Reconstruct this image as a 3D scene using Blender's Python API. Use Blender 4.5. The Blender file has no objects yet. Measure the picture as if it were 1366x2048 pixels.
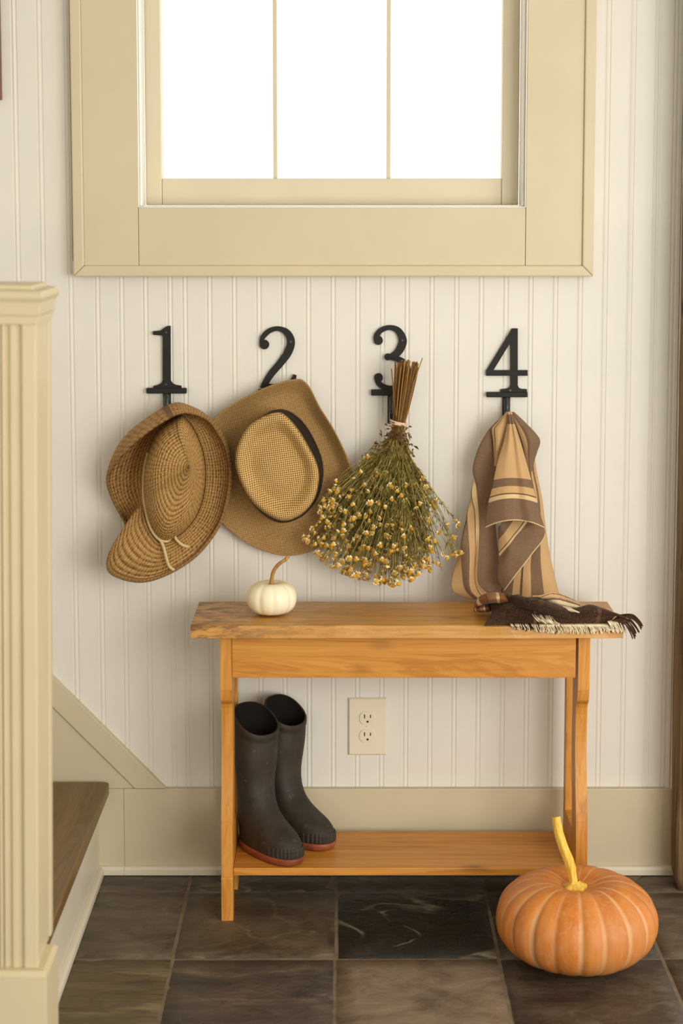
import bpy, bmesh, math, random
from mathutils import Vector, Matrix, noise as mnoise

# ------------------------------------------------------------------ camera
FPX, CX, CY = 3600.0, 683.0, 785.0         # focal length and principal point (lens shifted), in pixels of the 1366x2048 frame
CAM_H, CAM_D = 1.40, 3.68                  # camera height, distance from the wall plane (Y = 0)
PITCH = math.atan(375.0 / FPX)
scene = bpy.context.scene
COL = scene.collection

cam_data = bpy.data.cameras.new('camera')
cam_data.sensor_fit = 'VERTICAL'
cam_data.sensor_height = 36.0
cam_data.lens = FPX * 36.0 / 2048.0
cam_data.shift_y = (CY - 1024.0) / 2048.0
cam_data.dof.use_dof = True
cam_data.dof.focus_distance = 3.60
cam_data.dof.aperture_fstop = 2.9
cam = bpy.data.objects.new('camera', cam_data)
cam.location = (0, -CAM_D, CAM_H)
cam.rotation_euler = (math.pi / 2 - PITCH, 0, 0)
COL.objects.link(cam)
scene.camera = cam

# ------------------------------------------------------------------ light
world = bpy.data.worlds.new('overcast_sky')
scene.world = world
world.use_nodes = True
bg = world.node_tree.nodes['Background']
bg.inputs[0].default_value = (1.0, 0.955, 0.845, 1)
bg.inputs[1].default_value = 1.27

def area_light(name, loc, target, sx, sy, power, col):
    d = bpy.data.lights.new(name, 'AREA')
    d.shape = 'RECTANGLE'; d.size = sx; d.size_y = sy; d.energy = power; d.color = col
    o = bpy.data.objects.new(name, d); COL.objects.link(o)
    o.location = loc
    o.rotation_euler = (Vector(target) - Vector(loc)).to_track_quat('-Z', 'Y').to_euler()
    return o
# daylight from the tall window of the room, right of the camera
area_light('room_window_light', (2.0, -3.75, 1.22), (-0.05, -0.05, 0.55), 2.0, 1.9, 64, (1.0, 0.97, 0.91))

vs = scene.view_settings
vs.view_transform = 'Standard'; vs.look = 'None'; vs.gamma = 1.0; vs.use_curve_mapping = False
vs.exposure = 0.34

# ------------------------------------------------------------------ helpers
SP, CP = math.sin(PITCH), math.cos(PITCH)
def ray(px, py):
    a, b = (px - CX) / FPX, (CY - py) / FPX
    return Vector((a, CP + b * SP, -SP + b * CP))
def at(px, py, Y=0.0):                      # point of the plane Y
    d = ray(px, py); t = (Y + CAM_D) / d.y
    return Vector((0, -CAM_D, CAM_H)) + d * t
def atz(px, py, Z=0.0):                     # point of the level Z
    d = ray(px, py); t = (Z - CAM_H) / d.z
    return Vector((0, -CAM_D, CAM_H)) + d * t
def L(r, g, b, k=1.0):                      # sRGB 0-255 -> linear
    f = lambda c: (c / 255 / 12.92) if c / 255 <= 0.04045 else ((c / 255 + 0.055) / 1.055) ** 2.4
    return (f(r) * k, f(g) * k, f(b) * k, 1.0)

ORG = {}
def link(o, parent=None, label=None, cat=None, group=None, kind=None):
    COL.objects.link(o)
    if parent is not None: o.parent = parent
    if label: o['label'] = label
    if cat: o['category'] = cat
    if group: o['group'] = group
    if kind: o['kind'] = kind
    return o
def thing(name, loc, label=None, cat=None, group=None, kind=None):
    o = bpy.data.objects.new(name, None)
    o.empty_display_size = 0.03
    link(o, None, label, cat, group, kind)
    o.location = loc
    ORG[o.name] = Vector(loc)
    return o
def mesh_obj(name, verts, faces, mat, parent=None, smooth=False, uvs=None, fmat=None, bevel=0, **kw):
    org = ORG.get(parent.name, Vector((0, 0, 0))) if parent is not None else Vector((0, 0, 0))
    me = bpy.data.meshes.new(name)
    me.from_pydata([tuple(Vector(v) - org) for v in verts], [], faces)
    mats = mat if isinstance(mat, (list, tuple)) else [mat]
    for m in mats: me.materials.append(m)
    if fmat: me.polygons.foreach_set('material_index', fmat)
    if uvs:
        ul = me.uv_layers.new(name='UVMap')
        for lp in me.loops: ul.data[lp.index].uv = uvs[lp.vertex_index]
    if bevel or not smooth:
        bm = bmesh.new(); bm.from_mesh(me)
        bmesh.ops.recalc_face_normals(bm, faces=bm.faces)
        if bevel:
            es = [e for e in bm.edges if len(e.link_faces) == 2 and e.calc_face_angle(0) > 0.5]
            bmesh.ops.bevel(bm, geom=es, offset=bevel, segments=2, affect='EDGES', profile=0.6)
        bm.to_mesh(me); bm.free()
    if smooth: me.polygons.foreach_set('use_smooth', [True] * len(me.polygons))
    me.update()
    o = bpy.data.objects.new(name, me)
    link(o, parent, **kw)
    ORG[o.name] = org
    return o
def box_data(x0, x1, y0, y1, z0, z1):
    v = [(x, y, z) for x in (x0, x1) for y in (y0, y1) for z in (z0, z1)]
    f = [(0, 1, 3, 2), (4, 6, 7, 5), (0, 4, 5, 1), (2, 3, 7, 6), (0, 2, 6, 4), (1, 5, 7, 3)]
    return v, f
def box(name, x0, x1, y0, y1, z0, z1, mat, parent=None, bevel=0.002, **kw):
    v, f = box_data(x0, x1, y0, y1, z0, z1)
    return mesh_obj(name, v, f, mat, parent, bevel=bevel, **kw)
def prism(name, poly, a0, a1, plane, mat, parent=None, bevel=0, **kw):
    """poly: 2D points; plane 'xz' extrudes along y, 'yz' along x, 'xy' along z"""
    def P(p, a):
        return {'xz': (p[0], a, p[1]), 'yz': (a, p[0], p[1]), 'xy': (p[0], p[1], a)}[plane]
    n = len(poly)
    v = [P(p, a0) for p in poly] + [P(p, a1) for p in poly]
    f = [tuple(range(n)), tuple(range(2 * n - 1, n - 1, -1))] + [(i, (i + 1) % n, n + (i + 1) % n, n + i) for i in range(n)]
    return mesh_obj(name, v, f, mat, parent, bevel=bevel, **kw)
def cr(p0, p1, p2, p3, t):
    return 0.5 * ((2 * p1) + (p2 - p0) * t + (2 * p0 - 5 * p1 + 4 * p2 - p3) * t * t + (3 * p1 - p0 - 3 * p2 + p3) * t ** 3)
def spline(pts, sub, closed=False):
    pts = [Vector(p) for p in pts]; n = len(pts); out = []
    segs = n if closed else n - 1
    for i in range(segs):
        g = (lambda k: pts[k % n]) if closed else (lambda k: pts[min(max(k, 0), n - 1)])
        for s in range(sub): out.append(cr(g(i - 1), g(i), g(i + 1), g(i + 2), s / sub))
    if not closed: out.append(pts[-1].copy())
    return out
def tube_data(pts, rad, sides=8, cap=True):
    pts = [Vector(p) for p in pts]; n = len(pts)
    R = rad if isinstance(rad, (list, tuple)) else [rad] * n
    v, f = [], []; up = None
    for i in range(n):
        t = (pts[min(i + 1, n - 1)] - pts[max(i - 1, 0)])
        t = t.normalized() if t.length > 1e-9 else Vector((0, 0, 1))
        if up is None: up = t.orthogonal().normalized()
        up = (up - t * up.dot(t))
        up = up.normalized() if up.length > 1e-6 else t.orthogonal().normalized()
        b = t.cross(up)
        for k in range(sides):
            a = 2 * math.pi * k / sides
            v.append(pts[i] + (up * math.cos(a) + b * math.sin(a)) * R[i])
    for i in range(n - 1):
        for k in range(sides):
            f.append((i * sides + k, i * sides + (k + 1) % sides, (i + 1) * sides + (k + 1) % sides, (i + 1) * sides + k))
    if cap:
        f.append(tuple(range(sides - 1, -1, -1))); f.append(tuple((n - 1) * sides + k for k in range(sides)))
    return v, f
def tube(name, pts, rad, mat, parent=None, sides=10, **kw):
    v, f = tube_data(pts, rad, sides)
    return mesh_obj(name, v, f, mat, parent, smooth=True, **kw)
class MB:                                   # collects pieces too small to pick apart
    def __init__(s): s.v, s.f, s.m = [], [], []
    def add(s, v, f, m=0):
        o = len(s.v); s.v += v; s.f += [tuple(i + o for i in q) for q in f]; s.m += [m] * len(f)
def net_surface(net, su, sv, closed_u=False):
    """net[v][u] control points -> (verts, faces, uvs); u in 0..1 along columns, v in 0..1 along rows"""
    rows = [spline(r, su, closed_u) for r in net]
    nu = len(rows[0]); cols = [spline([r[k] for r in rows], sv) for k in range(nu)]
    nv = len(cols[0])
    v = [cols[i][j] for j in range(nv) for i in range(nu)]
    f = []
    for j in range(nv - 1):
        for i in range(nu if closed_u else nu - 1):
            i2 = (i + 1) % nu
            f.append((j * nu + i, j * nu + i2, (j + 1) * nu + i2, (j + 1) * nu + i))
    uv = [(i / (nu if closed_u else nu - 1), j / (nv - 1)) for j in range(nv) for i in range(nu)]
    return v, f, uv, nu, nv
def solidify(o, t, off=0.0):
    m = o.modifiers.new('thickness', 'SOLIDIFY'); m.thickness = t; m.offset = off
    return o
def shared(o, parent, loc=None, rot=None):
    c = o.copy(); COL.objects.link(c); c.parent = parent
    if loc is not None: c.location = loc
    if rot is not None: c.rotation_euler = rot
    return c

# ------------------------------------------------------------------ materials
class NT:
    def __init__(s, name, rough=0.5, spec=0.5):
        s.m = bpy.data.materials.new(name); s.m.use_nodes = True
        s.t = s.m.node_tree; s.b = s.t.nodes['Principled BSDF']
        s.b.inputs['Roughness'].default_value = rough
        s.b.inputs['Specular IOR Level'].default_value = spec
    def n(s, typ, ins=None, **props):
        nd = s.t.nodes.new(typ)
        for k, v in props.items(): setattr(nd, k, v)
        for k, v in (ins or {}).items():
            if isinstance(v, bpy.types.NodeSocket): s.t.links.new(v, nd.inputs[k])
            else: nd.inputs[k].default_value = v
        return nd
    def coord(s, kind='Object'): return s.n('ShaderNodeTexCoord').outputs[kind]
    def mapped(s, vec, scale=(1, 1, 1), loc=(0, 0, 0), rot=(0, 0, 0)):
        return s.n('ShaderNodeMapping', {'Vector': vec, 'Scale': scale, 'Location': loc, 'Rotation': rot}).outputs[0]
    def rand_offset(s, vec, k=7.0):
        r = s.n('ShaderNodeObjectInfo').outputs['Random']
        m = s.n('ShaderNodeVectorMath', {0: vec, 1: s.n('ShaderNodeMath', {0: r, 1: k}, operation='MULTIPLY').outputs[0]}, operation='ADD')
        return m.outputs[0]
    def noise(s, vec, scale, detail=4, rough=0.55, dist=0.0):
        return s.n('ShaderNodeTexNoise', {'Vector': vec, 'Scale': scale, 'Detail': detail, 'Roughness': rough, 'Distortion': dist}).outputs['Fac']
    def ramp(s, fac, stops, interp='LINEAR'):
        nd = s.n('ShaderNodeValToRGB', {'Fac': fac}); cr_ = nd.color_ramp; cr_.interpolation = interp
        while len(cr_.elements) > 1: cr_.elements.remove(cr_.elements[-1])
        cr_.elements[0].position = stops[0][0]; cr_.elements[0].color = stops[0][1]
        for p, c in stops[1:]:
            e = cr_.elements.new(p); e.color = c
        return nd.outputs['Color']
    def math(s, op, a, b=0.0, c=None):
        ins = {0: a, 1: b}
        if c is not None: ins[2] = c
        return s.n('ShaderNodeMath', ins, operation=op).outputs[0]
    def mix(s, fac, a, b, mode='MIX'):
        nd = s.n('ShaderNodeMix', data_type='RGBA', blend_type=mode)
        for i, v in ((0, fac), (6, a), (7, b)):
            if isinstance(v, bpy.types.NodeSocket): s.t.links.new(v, nd.inputs[i])
            else: nd.inputs[i].default_value = v
        return nd.outputs[2]
    def bump(s, h, strength, dist=0.002):
        nd = s.n('ShaderNodeBump', {'Height': h, 'Strength': strength, 'Distance': dist})
        s.t.links.new(nd.outputs[0], s.b.inputs['Normal'])
    def color(s, c):
        if isinstance(c, bpy.types.NodeSocket): s.t.links.new(c, s.b.inputs['Base Color'])
        else: s.b.inputs['Base Color'].default_value = c
    def rough(s, r): s.t.links.new(r, s.b.inputs['Roughness'])
    def xyz(s, vec):
        return s.n('ShaderNodeSeparateXYZ', {0: vec}).outputs
G1 = (0, 0, 0, 1); W1 = (1, 1, 1, 1)

def paint(name, c, rough=0.45, bump=0.06):
    q = NT(name, rough, 0.4)
    v = q.coord()
    n1 = q.noise(v, 6, 3)
    dark = tuple(x * 0.95 for x in c[:3]) + (1,)
    q.color(q.mix(q.ramp(n1, [(0.35, G1), (0.7, W1)]), dark, c))
    q.bump(q.noise(q.mapped(v, (1, 1, 0.25)), 160, 3), bump, 0.001)
    return q.m
def simple(name, c, rough=0.5, spec=0.5, bump=0.0, bscale=200):
    q = NT(name, rough, spec); q.color(c)
    if bump: q.bump(q.noise(q.coord(), bscale, 4), bump, 0.001)
    return q.m
def pine(name, axis, c_dark, c_mid, c_light, rough=0.42, worn=False, knots=True, wear_col=None):
    """grain runs along axis (0 x, 1 y, 2 z)"""
    q = NT(name, rough, 0.4)
    v0 = q.coord(); v = q.rand_offset(v0, 5.0)
    sc = [9.0, 9.0, 9.0]; sc[axis] = 0.55
    g = q.noise(q.mapped(v, tuple(sc)), 2.2, 5, 0.6, 1.2)
    sc2 = [70.0, 70.0, 70.0]; sc2[axis] = 1.2
    fine = q.noise(q.mapped(v, tuple(sc2)), 2.0, 4, 0.6)
    rings = q.math('SINE', q.math('MULTIPLY', g, 55.0))
    f = q.math('ADD', q.math('MULTIPLY', g, 0.75), q.math('ADD', q.math('MULTIPLY', rings, 0.07), q.math('MULTIPLY', fine, 0.36)))
    col = q.ramp(f, [(0.30, c_dark), (0.52, c_mid), (0.78, c_light)])
    if knots:
        sk = [9.0, 9.0, 9.0]; sk[axis] = 4.5
        vd = q.n('ShaderNodeTexVoronoi', {'Vector': q.mapped(v, tuple(sk)), 'Scale': 0.9})
        kd = q.math('ADD', vd.outputs['Distance'], q.math('MULTIPLY', q.math('SUBTRACT', fine, 0.5), 0.10))
        kn = q.ramp(kd, [(0.03, (0.8, 0.8, 0.8, 1)), (0.075, (0.35, 0.35, 0.35, 1)), (0.16, G1)])
        kn = q.math('MULTIPLY', kn, q.ramp(q.xyz(vd.outputs['Color'])['X'], [(0.55, G1), (0.6, W1)]))
        col = q.mix(kn, col, tuple(x * 0.28 for x in c_dark[:3]) + (1,))
    if worn:
        # grime along the rubbed front edge and the left end of the board
        xyz = q.xyz(v0)
        n2 = q.noise(q.mapped(v0, (10, 25, 40)), 2.3, 6, 0.68)
        near_front = q.ramp(q.math('MULTIPLY_ADD', xyz['Y'], -1.0, -0.235), [(0.0, G1), (0.045, (0.8, 0.8, 0.8, 1)), (0.06, (0.65, 0.65, 0.65, 1))])
        m = q.math('MULTIPLY', near_front, q.ramp(n2, [(0.47, G1), (0.58, W1)]))
        left = q.ramp(q.math('MULTIPLY_ADD', xyz['X'], -1.0, 0.10), [(0.0, G1), (0.36, (0.35, 0.35, 0.35, 1)), (0.48, (0.8, 0.8, 0.8, 1))])
        m2 = q.math('MULTIPLY', left, q.ramp(n2, [(0.45, G1), (0.6, W1)]))
        m = q.math('MAXIMUM', q.math('MULTIPLY', m, 0.95), q.math('MULTIPLY', m2, 0.9))
        col = q.mix(m, col, L(56, 32, 12))
        # scratches
        scr = q.noise(q.mapped(v0, (4, 90, 90)), 3.0, 3, 0.6)
        col = q.mix(q.math('MULTIPLY', q.ramp(scr, [(0.60, G1), (0.72, W1)]), 0.35), col, L(96, 58, 22))
    q.color(col)
    q.bump(fine, 0.18, 0.0012)
    return q.m

M = {}
M['wall'] = paint('wall_paint_warm_white', (0.775, 0.745, 0.68, 1), 0.42)
M['trim'] = paint('trim_paint_beige', (0.635, 0.545, 0.365, 1), 0.38, 0.05)
M['sash'] = paint('sash_paint_beige', (0.66, 0.585, 0.42, 1), 0.36, 0.05)
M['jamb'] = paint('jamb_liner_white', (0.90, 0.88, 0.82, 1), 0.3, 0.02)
M['base'] = paint('baseboard_paint', (0.60, 0.525, 0.365, 1), 0.4, 0.05)
M['riser'] = paint('riser_paint_cream', (0.72, 0.66, 0.52, 1), 0.4, 0.05)
M['newel'] = paint('newel_paint_beige', (0.65, 0.555, 0.36, 1), 0.42, 0.02)
M['glass'] = None
q = NT('window_glass', 0.0)
tr_ = q.n('ShaderNodeBsdfTransparent'); gl_ = q.n('ShaderNodeBsdfGlossy', {'Roughness': 0.02})
mx_ = q.n('ShaderNodeMixShader', {0: 0.05, 1: tr_.outputs[0], 2: gl_.outputs[0]})
q.t.links.new(mx_.outputs[0], q.t.nodes['Material Output'].inputs['Surface']); M['glass'] = q.m
M['tread'] = pine('stair_tread_stain', 1, L(84, 62, 32), L(108, 82, 44), L(128, 98, 54), 0.35, knots=False)
PINE = (L(164, 98, 32), L(197, 132, 52), L(212, 153, 71))
M['pine_top'] = pine('pine_bench_top', 0, L(158, 102, 42), L(194, 140, 68), L(210, 160, 88), 0.36, worn=True)
M['pine_x'] = pine('pine_boards', 0, *PINE)
M['pine_z'] = pine('pine_ends', 2, *PINE)
M['black_iron'] = simple('black_cast_iron', (0.017, 0.016, 0.014, 1), 0.6, 0.25, 0.25, 350)
M['black_gloss'] = simple('black_enamel', (0.012, 0.012, 0.012, 1), 0.18, 0.6)
M['screw'] = simple('dark_screw', (0.05, 0.05, 0.05, 1), 0.35, 0.6)
M['outlet'] = simple('ivory_plastic', (0.78, 0.71, 0.54, 1), 0.32, 0.5)
M['slot'] = simple('outlet_slot_dark', (0.02, 0.015, 0.01, 1), 0.6)
M['grout'] = None
q = NT('floor_grout', 0.8, 0.2); q.color(q.ramp(q.noise(q.coord(), 30, 4), [(0.3, L(100, 88, 72)), (0.7, L(128, 114, 94))])); M['grout'] = q.m
# old timber
q = NT('reclaimed_timber', 0.75, 0.25)
v = q.coord()
a = q.noise(q.mapped(v, (14, 14, 0.9)), 2.0, 6, 0.65, 1.5)
b = q.noise(q.mapped(v, (60, 60, 1.6)), 2.0, 5, 0.6)
c = q.ramp(q.math('ADD', q.math('MULTIPLY', a, 0.7), q.math('MULTIPLY', b, 0.35)), [(0.33, L(62, 46, 30)), (0.5, L(112, 90, 60)), (0.7, L(154, 130, 94))])
hol = q.n('ShaderNodeTexVoronoi', {'Vector': q.mapped(v, (9, 9, 3.5)), 'Scale': 1.6}).outputs['Distance']
c = q.mix(q.ramp(hol, [(0.06, W1), (0.13, G1)]), c, L(40, 28, 18))
q.color(c); q.bump(q.math('ADD', a, q.math('MULTIPLY', b, 0.8)), 0.6, 0.006)
M['timber'] = q.m

# ------------------------------------------------------------------ wall with beadboard
ZTOP = 2.46
FLOOR_Y0 = -0.022
WX0, WX1 = -1.45, 1.20
# window opening (edges of the casing's inner side)
op_l, op_r = at(276, 415, -0.03), at(1052, 415, -0.03)
WOX0, WOX1, WOZ0 = op_l.x, op_r.x, op_l.z
WOZ1 = WOZ0 + 0.86
cas_l, cas_r = at(147, 553, -0.034), at(1186, 553, -0.034)
CAX0, CAX1, CAZ0 = cas_l.x, cas_r.x, cas_l.z
CAZ1 = WOZ1 + (WOZ0 - CAZ0)
wall = thing('wall_back', (0, 0, 0), 'cream beadboard wall behind the pine bench', None, kind='structure')
v, f = [], []
xs = [WX0, WOX0 - 0.02, WOX1 + 0.02, WX1]; zs = [0, WOZ0 - 0.02, WOZ1 + 0.02, ZTOP]
wv, wf = [], []
for i in range(3):
    for j in range(3):
        if i == 1 and j == 1: continue
        bv, bf = box_data(xs[i], xs[i + 1], 0.0105, 0.12, zs[j], zs[j + 1])
        o = len(wv); wv += bv; wf += [tuple(k + o for k in t) for t in bf]
mesh_obj('backing_board', wv, wf, M['wall'], wall)
def plank_mesh(w, z0, z1):
    g = 0.0013
    prof = [(0.0, 0.010), (0.0, g), (0.0014, 0.0), (w - 0.0115, 0.0), (w - 0.0100, g), (w - 0.0094, g), (w - 0.0082, 0.0004),
            (w - 0.0057, -0.0003), (w - 0.0032, 0.0004), (w - 0.0020, g), (w, g), (w, 0.010)]
    n = len(prof)
    v = [(x, y, z) for z in (z0, z1) for x, y in prof]
    f = [(i, i + 1, n + i + 1, n + i) for i in range(n - 1)]
    return v, f
edges = [at(px, 580, 0.0).x for px in (91, 146, 199, 247, 295, 344, 374, 423)]
pitch = 0.0505
edges = sorted(set([edges[0] - pitch * k for k in range(1, 16)] + edges + [edges[-1] + pitch * k for k in range(1, 20)]))
XR_TRIM = at(1338, 600, 0.0).x
edges = [e for e in edges if WX0 < e < XR_TRIM - 0.02] + [XR_TRIM + 0.012]
cache = {}
for x0, x1 in zip(edges[:-1], edges[1:]):
    w = x1 - x0
    spans = [(0.04, ZTOP)]
    if x1 > CAX0 + 0.02 and x0 < CAX1 - 0.02: spans = [(0.04, CAZ0 + 0.03), (CAZ1 - 0.03, ZTOP)]
    for z0, z1 in spans:
        key = (round(w, 4), round(z0, 3), round(z1, 3))
        if key not in cache:
            pv, pf = plank_mesh(w, z0, z1)
            cache[key] = mesh_obj('plank', pv, pf, M['wall'], wall)
            o = cache[key]
        else:
            o = shared(cache[key], wall)
        o.location = (x0, 0, 0)

box('ceiling', -2.3, 2.6, -5.4, 0.12, ZTOP + 0.002, ZTOP + 0.1, M['wall'], None, 0, kind='structure', label='unseen white ceiling added above the entry to hold back sky light')  # out of frame, added to block sky light from above
box('wall_left_added', -2.4, -2.3, -5.4, 0.12, 0, ZTOP, M['wall'], None, 0, kind='structure', label='unseen white wall added far left to hold back sky light')  # unseen wall, added so less ambient light enters from the left
# corner moulding beside the timber post
m = thing('trim_1', (XR_TRIM, 0, 0), 'narrow cream corner moulding beside the timber post', None, kind='structure')
for k, (dx, w, th) in enumerate(((0.010, 0.010, 0.006), (0.0205, 0.0125, 0.012), (0.0335, 0.03, 0.018))):
    box('moulding_strip', XR_TRIM + dx, XR_TRIM + dx + w, -th, 0.01, 0.0, ZTOP, M['wall'], m, 0.003)

# ------------------------------------------------------------------ baseboard
BBZ = at(650, 1578, -0.016).z
XRISER = atz(199, 1748, 0).x
bb = thing('baseboard_back', (0, 0, 0), 'beige painted baseboard along the beadboard wall', None, kind='structure')
XJ = at(248, 1650, -0.016).x
XPOST = atz(1337, 1754, 0).x
box('board', XJ + 0.00015, XPOST + 0.05, -0.016, 0.0, 0.0, BBZ, M['base'], bb, 0.0015)
box('board', XRISER - 0.05, XJ - 0.00015, -0.0163, 0.0, 0.0, BBZ, M['base'], bb, 0.0015)
def shoe(name, x0, x1, parent):
    prof = [(-0.016, 0.0), (-0.027, 0.0), (-0.027, 0.012), (-0.0235, 0.0175), (-0.016, 0.019)]
    prism(name, [(y, z) for y, z in prof], x0, x1, 'yz', M['riser'], parent, bevel=0.001)
shoe('shoe_moulding', XJ + 0.0001, XPOST + 0.05, bb)
shoe('shoe_moulding', XRISER - 0.01, XJ - 0.0001, bb)

# ------------------------------------------------------------------ floor of slate
def slate(name, stops, scale=9, stretch=(1, 1, 1), vein=0, gold=0, rough=0.42):
    q = NT(name, rough, 0.4)
    v = q.rand_offset(q.coord(), 9.0)
    vv = q.mapped(v, stretch)
    a = q.noise(vv, scale, 7, 0.62, 0.8)
    b = q.noise(vv, scale * 6, 6, 0.68)
    f = q.math('ADD', q.math('MULTIPLY', a, 0.7), q.math('MULTIPLY', b, 0.32))
    col = q.ramp(f, [(0.51 + (p_ - 0.53) * 0.62, c_) for p_, c_ in stops])
    if vein:
        n1 = q.noise(vv, scale * 0.55, 3, 0.5, 0.6)
        line = q.ramp(q.math('ABSOLUTE', q.math('SUBTRACT', n1, 0.5)), [(0.0, W1), (0.010, (0.6, 0.6, 0.6, 1)), (0.020, G1)])
        msk = q.ramp(q.noise(vv, scale * 0.7, 3), [(0.46, G1), (0.56, W1)])
        col = q.mix(q.math('MULTIPLY', q.math('MULTIPLY', line, msk), vein), col, L(140, 130, 104))
    if gold:
        g1 = q.ramp(q.noise(v, 22, 5, 0.7), [(0.66, G1), (0.72, W1)])
        g2 = q.ramp(q.noise(v, 60, 3), [(0.45, G1), (0.6, W1)])
        col = q.mix(q.math('MULTIPLY', q.math('MULTIPLY', g1, g2), gold), col, q.ramp(q.noise(v, 14), [(0.4, L(150, 108, 40)), (0.6, L(132, 124, 102))]))
    q.color(col)
    q.rough(q.ramp(b, [(0.3, (rough - 0.08,) * 3 + (1,)), (0.7, (rough + 0.14,) * 3 + (1,))]))
    q.bump(q.math('ADD', a, q.math('MULTIPLY', b, 0.5)), 0.75, 0.008)
    return q.m
S = {
 'grey': slate('slate_grey_brown', [(0.35, L(66, 56, 46)), (0.55, L(92, 79, 65)), (0.72, L(106, 94, 78))], 6, (1, 1.6, 1), 0.15),
 'brown': slate('slate_brown', [(0.33, L(54, 44, 34)), (0.52, L(80, 65, 48)), (0.72, L(98, 84, 66))], 7, (1, 1.4, 1), 0.35, 0.25),
 'black': slate('slate_black_gold', [(0.4, L(20, 18, 14)), (0.62, L(34, 30, 23)), (0.8, L(56, 50, 40))], 7, (1, 1.5, 1), 0.9, 0.9, 0.3),
 'olive': slate('slate_olive_banded', [(0.32, L(66, 54, 38)), (0.48, L(100, 84, 54)), (0.58, L(84, 70, 50)), (0.72, L(128, 112, 80))], 5, (0.7, 5, 1), 0.25),
 'plum': slate('slate_plum', [(0.32, L(46, 42, 40)), (0.5, L(74, 62, 54)), (0.62, L(88, 72, 60)), (0.75, L(112, 100, 84))], 6, (1, 2.2, 1), 0.3),
 'taupe': slate('slate_taupe', [(0.33, L(98, 82, 66)), (0.55, L(124, 105, 86)), (0.75, L(138, 120, 100))], 8, (1, 1.3, 1), 0.2),
 'umber': slate('slate_umber', [(0.33, L(52, 42, 34)), (0.55, L(76, 63, 50)), (0.75, L(94, 80, 66))], 6, (1, 1.5, 1), 0.4, 0.3),
 'dark': slate('slate_dark', [(0.35, L(44, 38, 31)), (0.55, L(66, 56, 46)), (0.75, L(90, 80, 66))], 8, (1, 1.8, 1), 0.3),
}
floor = thing('floor', (0, 0, 0), 'slate tile floor in mixed brown, black and taupe', None, kind='structure')
XT0 = atz(673, 1784).x; TW = 0.305
YR1 = atz(673, 1784).y; YR2 = atz(673, 1917).y; TD = YR1 - YR2
box('grout_bed', -2.4, 2.6, -5.4, 0.1, -0.05, -0.0019, M['grout'], floor, 0)
rnd = random.Random(4)
names = {0: {-3: 'dark', -2: 'grey', -1: 'dark', 0: 'dark', 1: 'umber', 2: 'grey'},
         1: {-3: 'plum', -2: 'grey', -1: 'brown', 0: 'black', 1: 'dark', 2: 'grey'},
         2: {-3: 'grey', -2: 'olive', -1: 'plum', 0: 'taupe', 1: 'umber', 2: 'grey'},
         3: {-2: 'taupe', -1: 'umber', 0: 'plum', 1: 'grey'}}
for r in range(0, 6):
    y1 = YR1 - TD * (r - 1) if r else FLOOR_Y0 + 0.02
    y0 = YR1 - TD * r
    for k in range(-4, 4):
        mname = names.get(r, {}).get(k) or rnd.choice(list(S))
        x0, x1 = XT0 + TW * k, XT0 + TW * (k + 1)
        g = 0.0035
        j = lambda: rnd.uniform(-0.0018, 0.0018)
        nx = 8; ny = 8 if r else 2
        pts = [(x0 + g + j(), y0 + g + j()), (x1 - g + j(), y0 + g + j()), (x1 - g + j(), y1 - g + j()), (x0 + g + j(), y1 - g + j())]
        tv, tf = [], []
        tilt = [rnd.uniform(-0.0008, 0.0008) for _ in range(4)]
        for b_ in range(ny + 1):
            for a_ in range(nx + 1):
                u, w = a_ / nx, b_ / ny
                e = lambda s: 0.0007 * mnoise.noise(Vector((u * 5 + k * 3.1, w * 5 + r * 7.7, s)))
                X = (pts[0][0] * (1 - u) + pts[1][0] * u) * (1 - w) + (pts[3][0] * (1 - u) + pts[2][0] * u) * w + 2 * e(1)
                Y = (pts[0][1] * (1 - u) + pts[1][1] * u) * (1 - w) + (pts[3][1] * (1 - u) + pts[2][1] * u) * w + 2 * e(5)
                edge = a_ in (0, nx) or b_ in (0, ny)
                Z = e(9) * 1.2 + (tilt[0] * (1 - u) + tilt[1] * u) * (1 - w) + (tilt[2] * (1 - u) + tilt[3] * u) * w - (0.0015 if edge else 0)
                tv.append((X, Y, Z))
        for b_ in range(ny):
            for a_ in range(nx):
                i = b_ * (nx + 1) + a_
                tf.append((i, i + 1, i + nx + 2, i + nx + 1))
        # skirt down into the grout
        ring = [a_ for a_ in range(nx + 1)] + [b_ * (nx + 1) + nx for b_ in range(1, ny + 1)] + [ny * (nx + 1) + a_ for a_ in range(nx - 1, -1, -1)] + [b_ * (nx + 1) for b_ in range(ny - 1, 0, -1)]
        o = len(tv); tv += [(tv[i][0], tv[i][1], -0.012) for i in ring]
        n = len(ring)
        tf += [(ring[i], o + i, o + (i + 1) % n, ring[(i + 1) % n]) for i in range(n)]
        mesh_obj('tile', tv, tf, S[mname], floor, smooth=True)

# ------------------------------------------------------------------ window
win = thing('window_1', ((WOX0 + WOX1) / 2, 0, WOZ0), 'bright white window with three tall panes and wide beige casing', None, kind='structure')
cb = 0.022                                     # backband width
yc = -0.030
# casing boards
box('casing_board', CAX0 + cb, WOX0, yc, 0.012, CAZ0 + cb, CAZ1 - cb, M['trim'], win, 0.001)
box('casing_board', WOX1, CAX1 - cb, yc, 0.012, CAZ0 + cb, CAZ1 - cb, M['trim'], win, 0.001)
box('casing_board', WOX0 + 0.0008, WOX1 - 0.0008, yc + 0.0006, 0.012, CAZ0 + cb, WOZ0, M['trim'], win, 0.001)
box('casing_board', WOX0 + 0.0008, WOX1 - 0.0008, yc + 0.0006, 0.012, WOZ1, CAZ1 - cb, M['trim'], win, 0.001)
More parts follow.
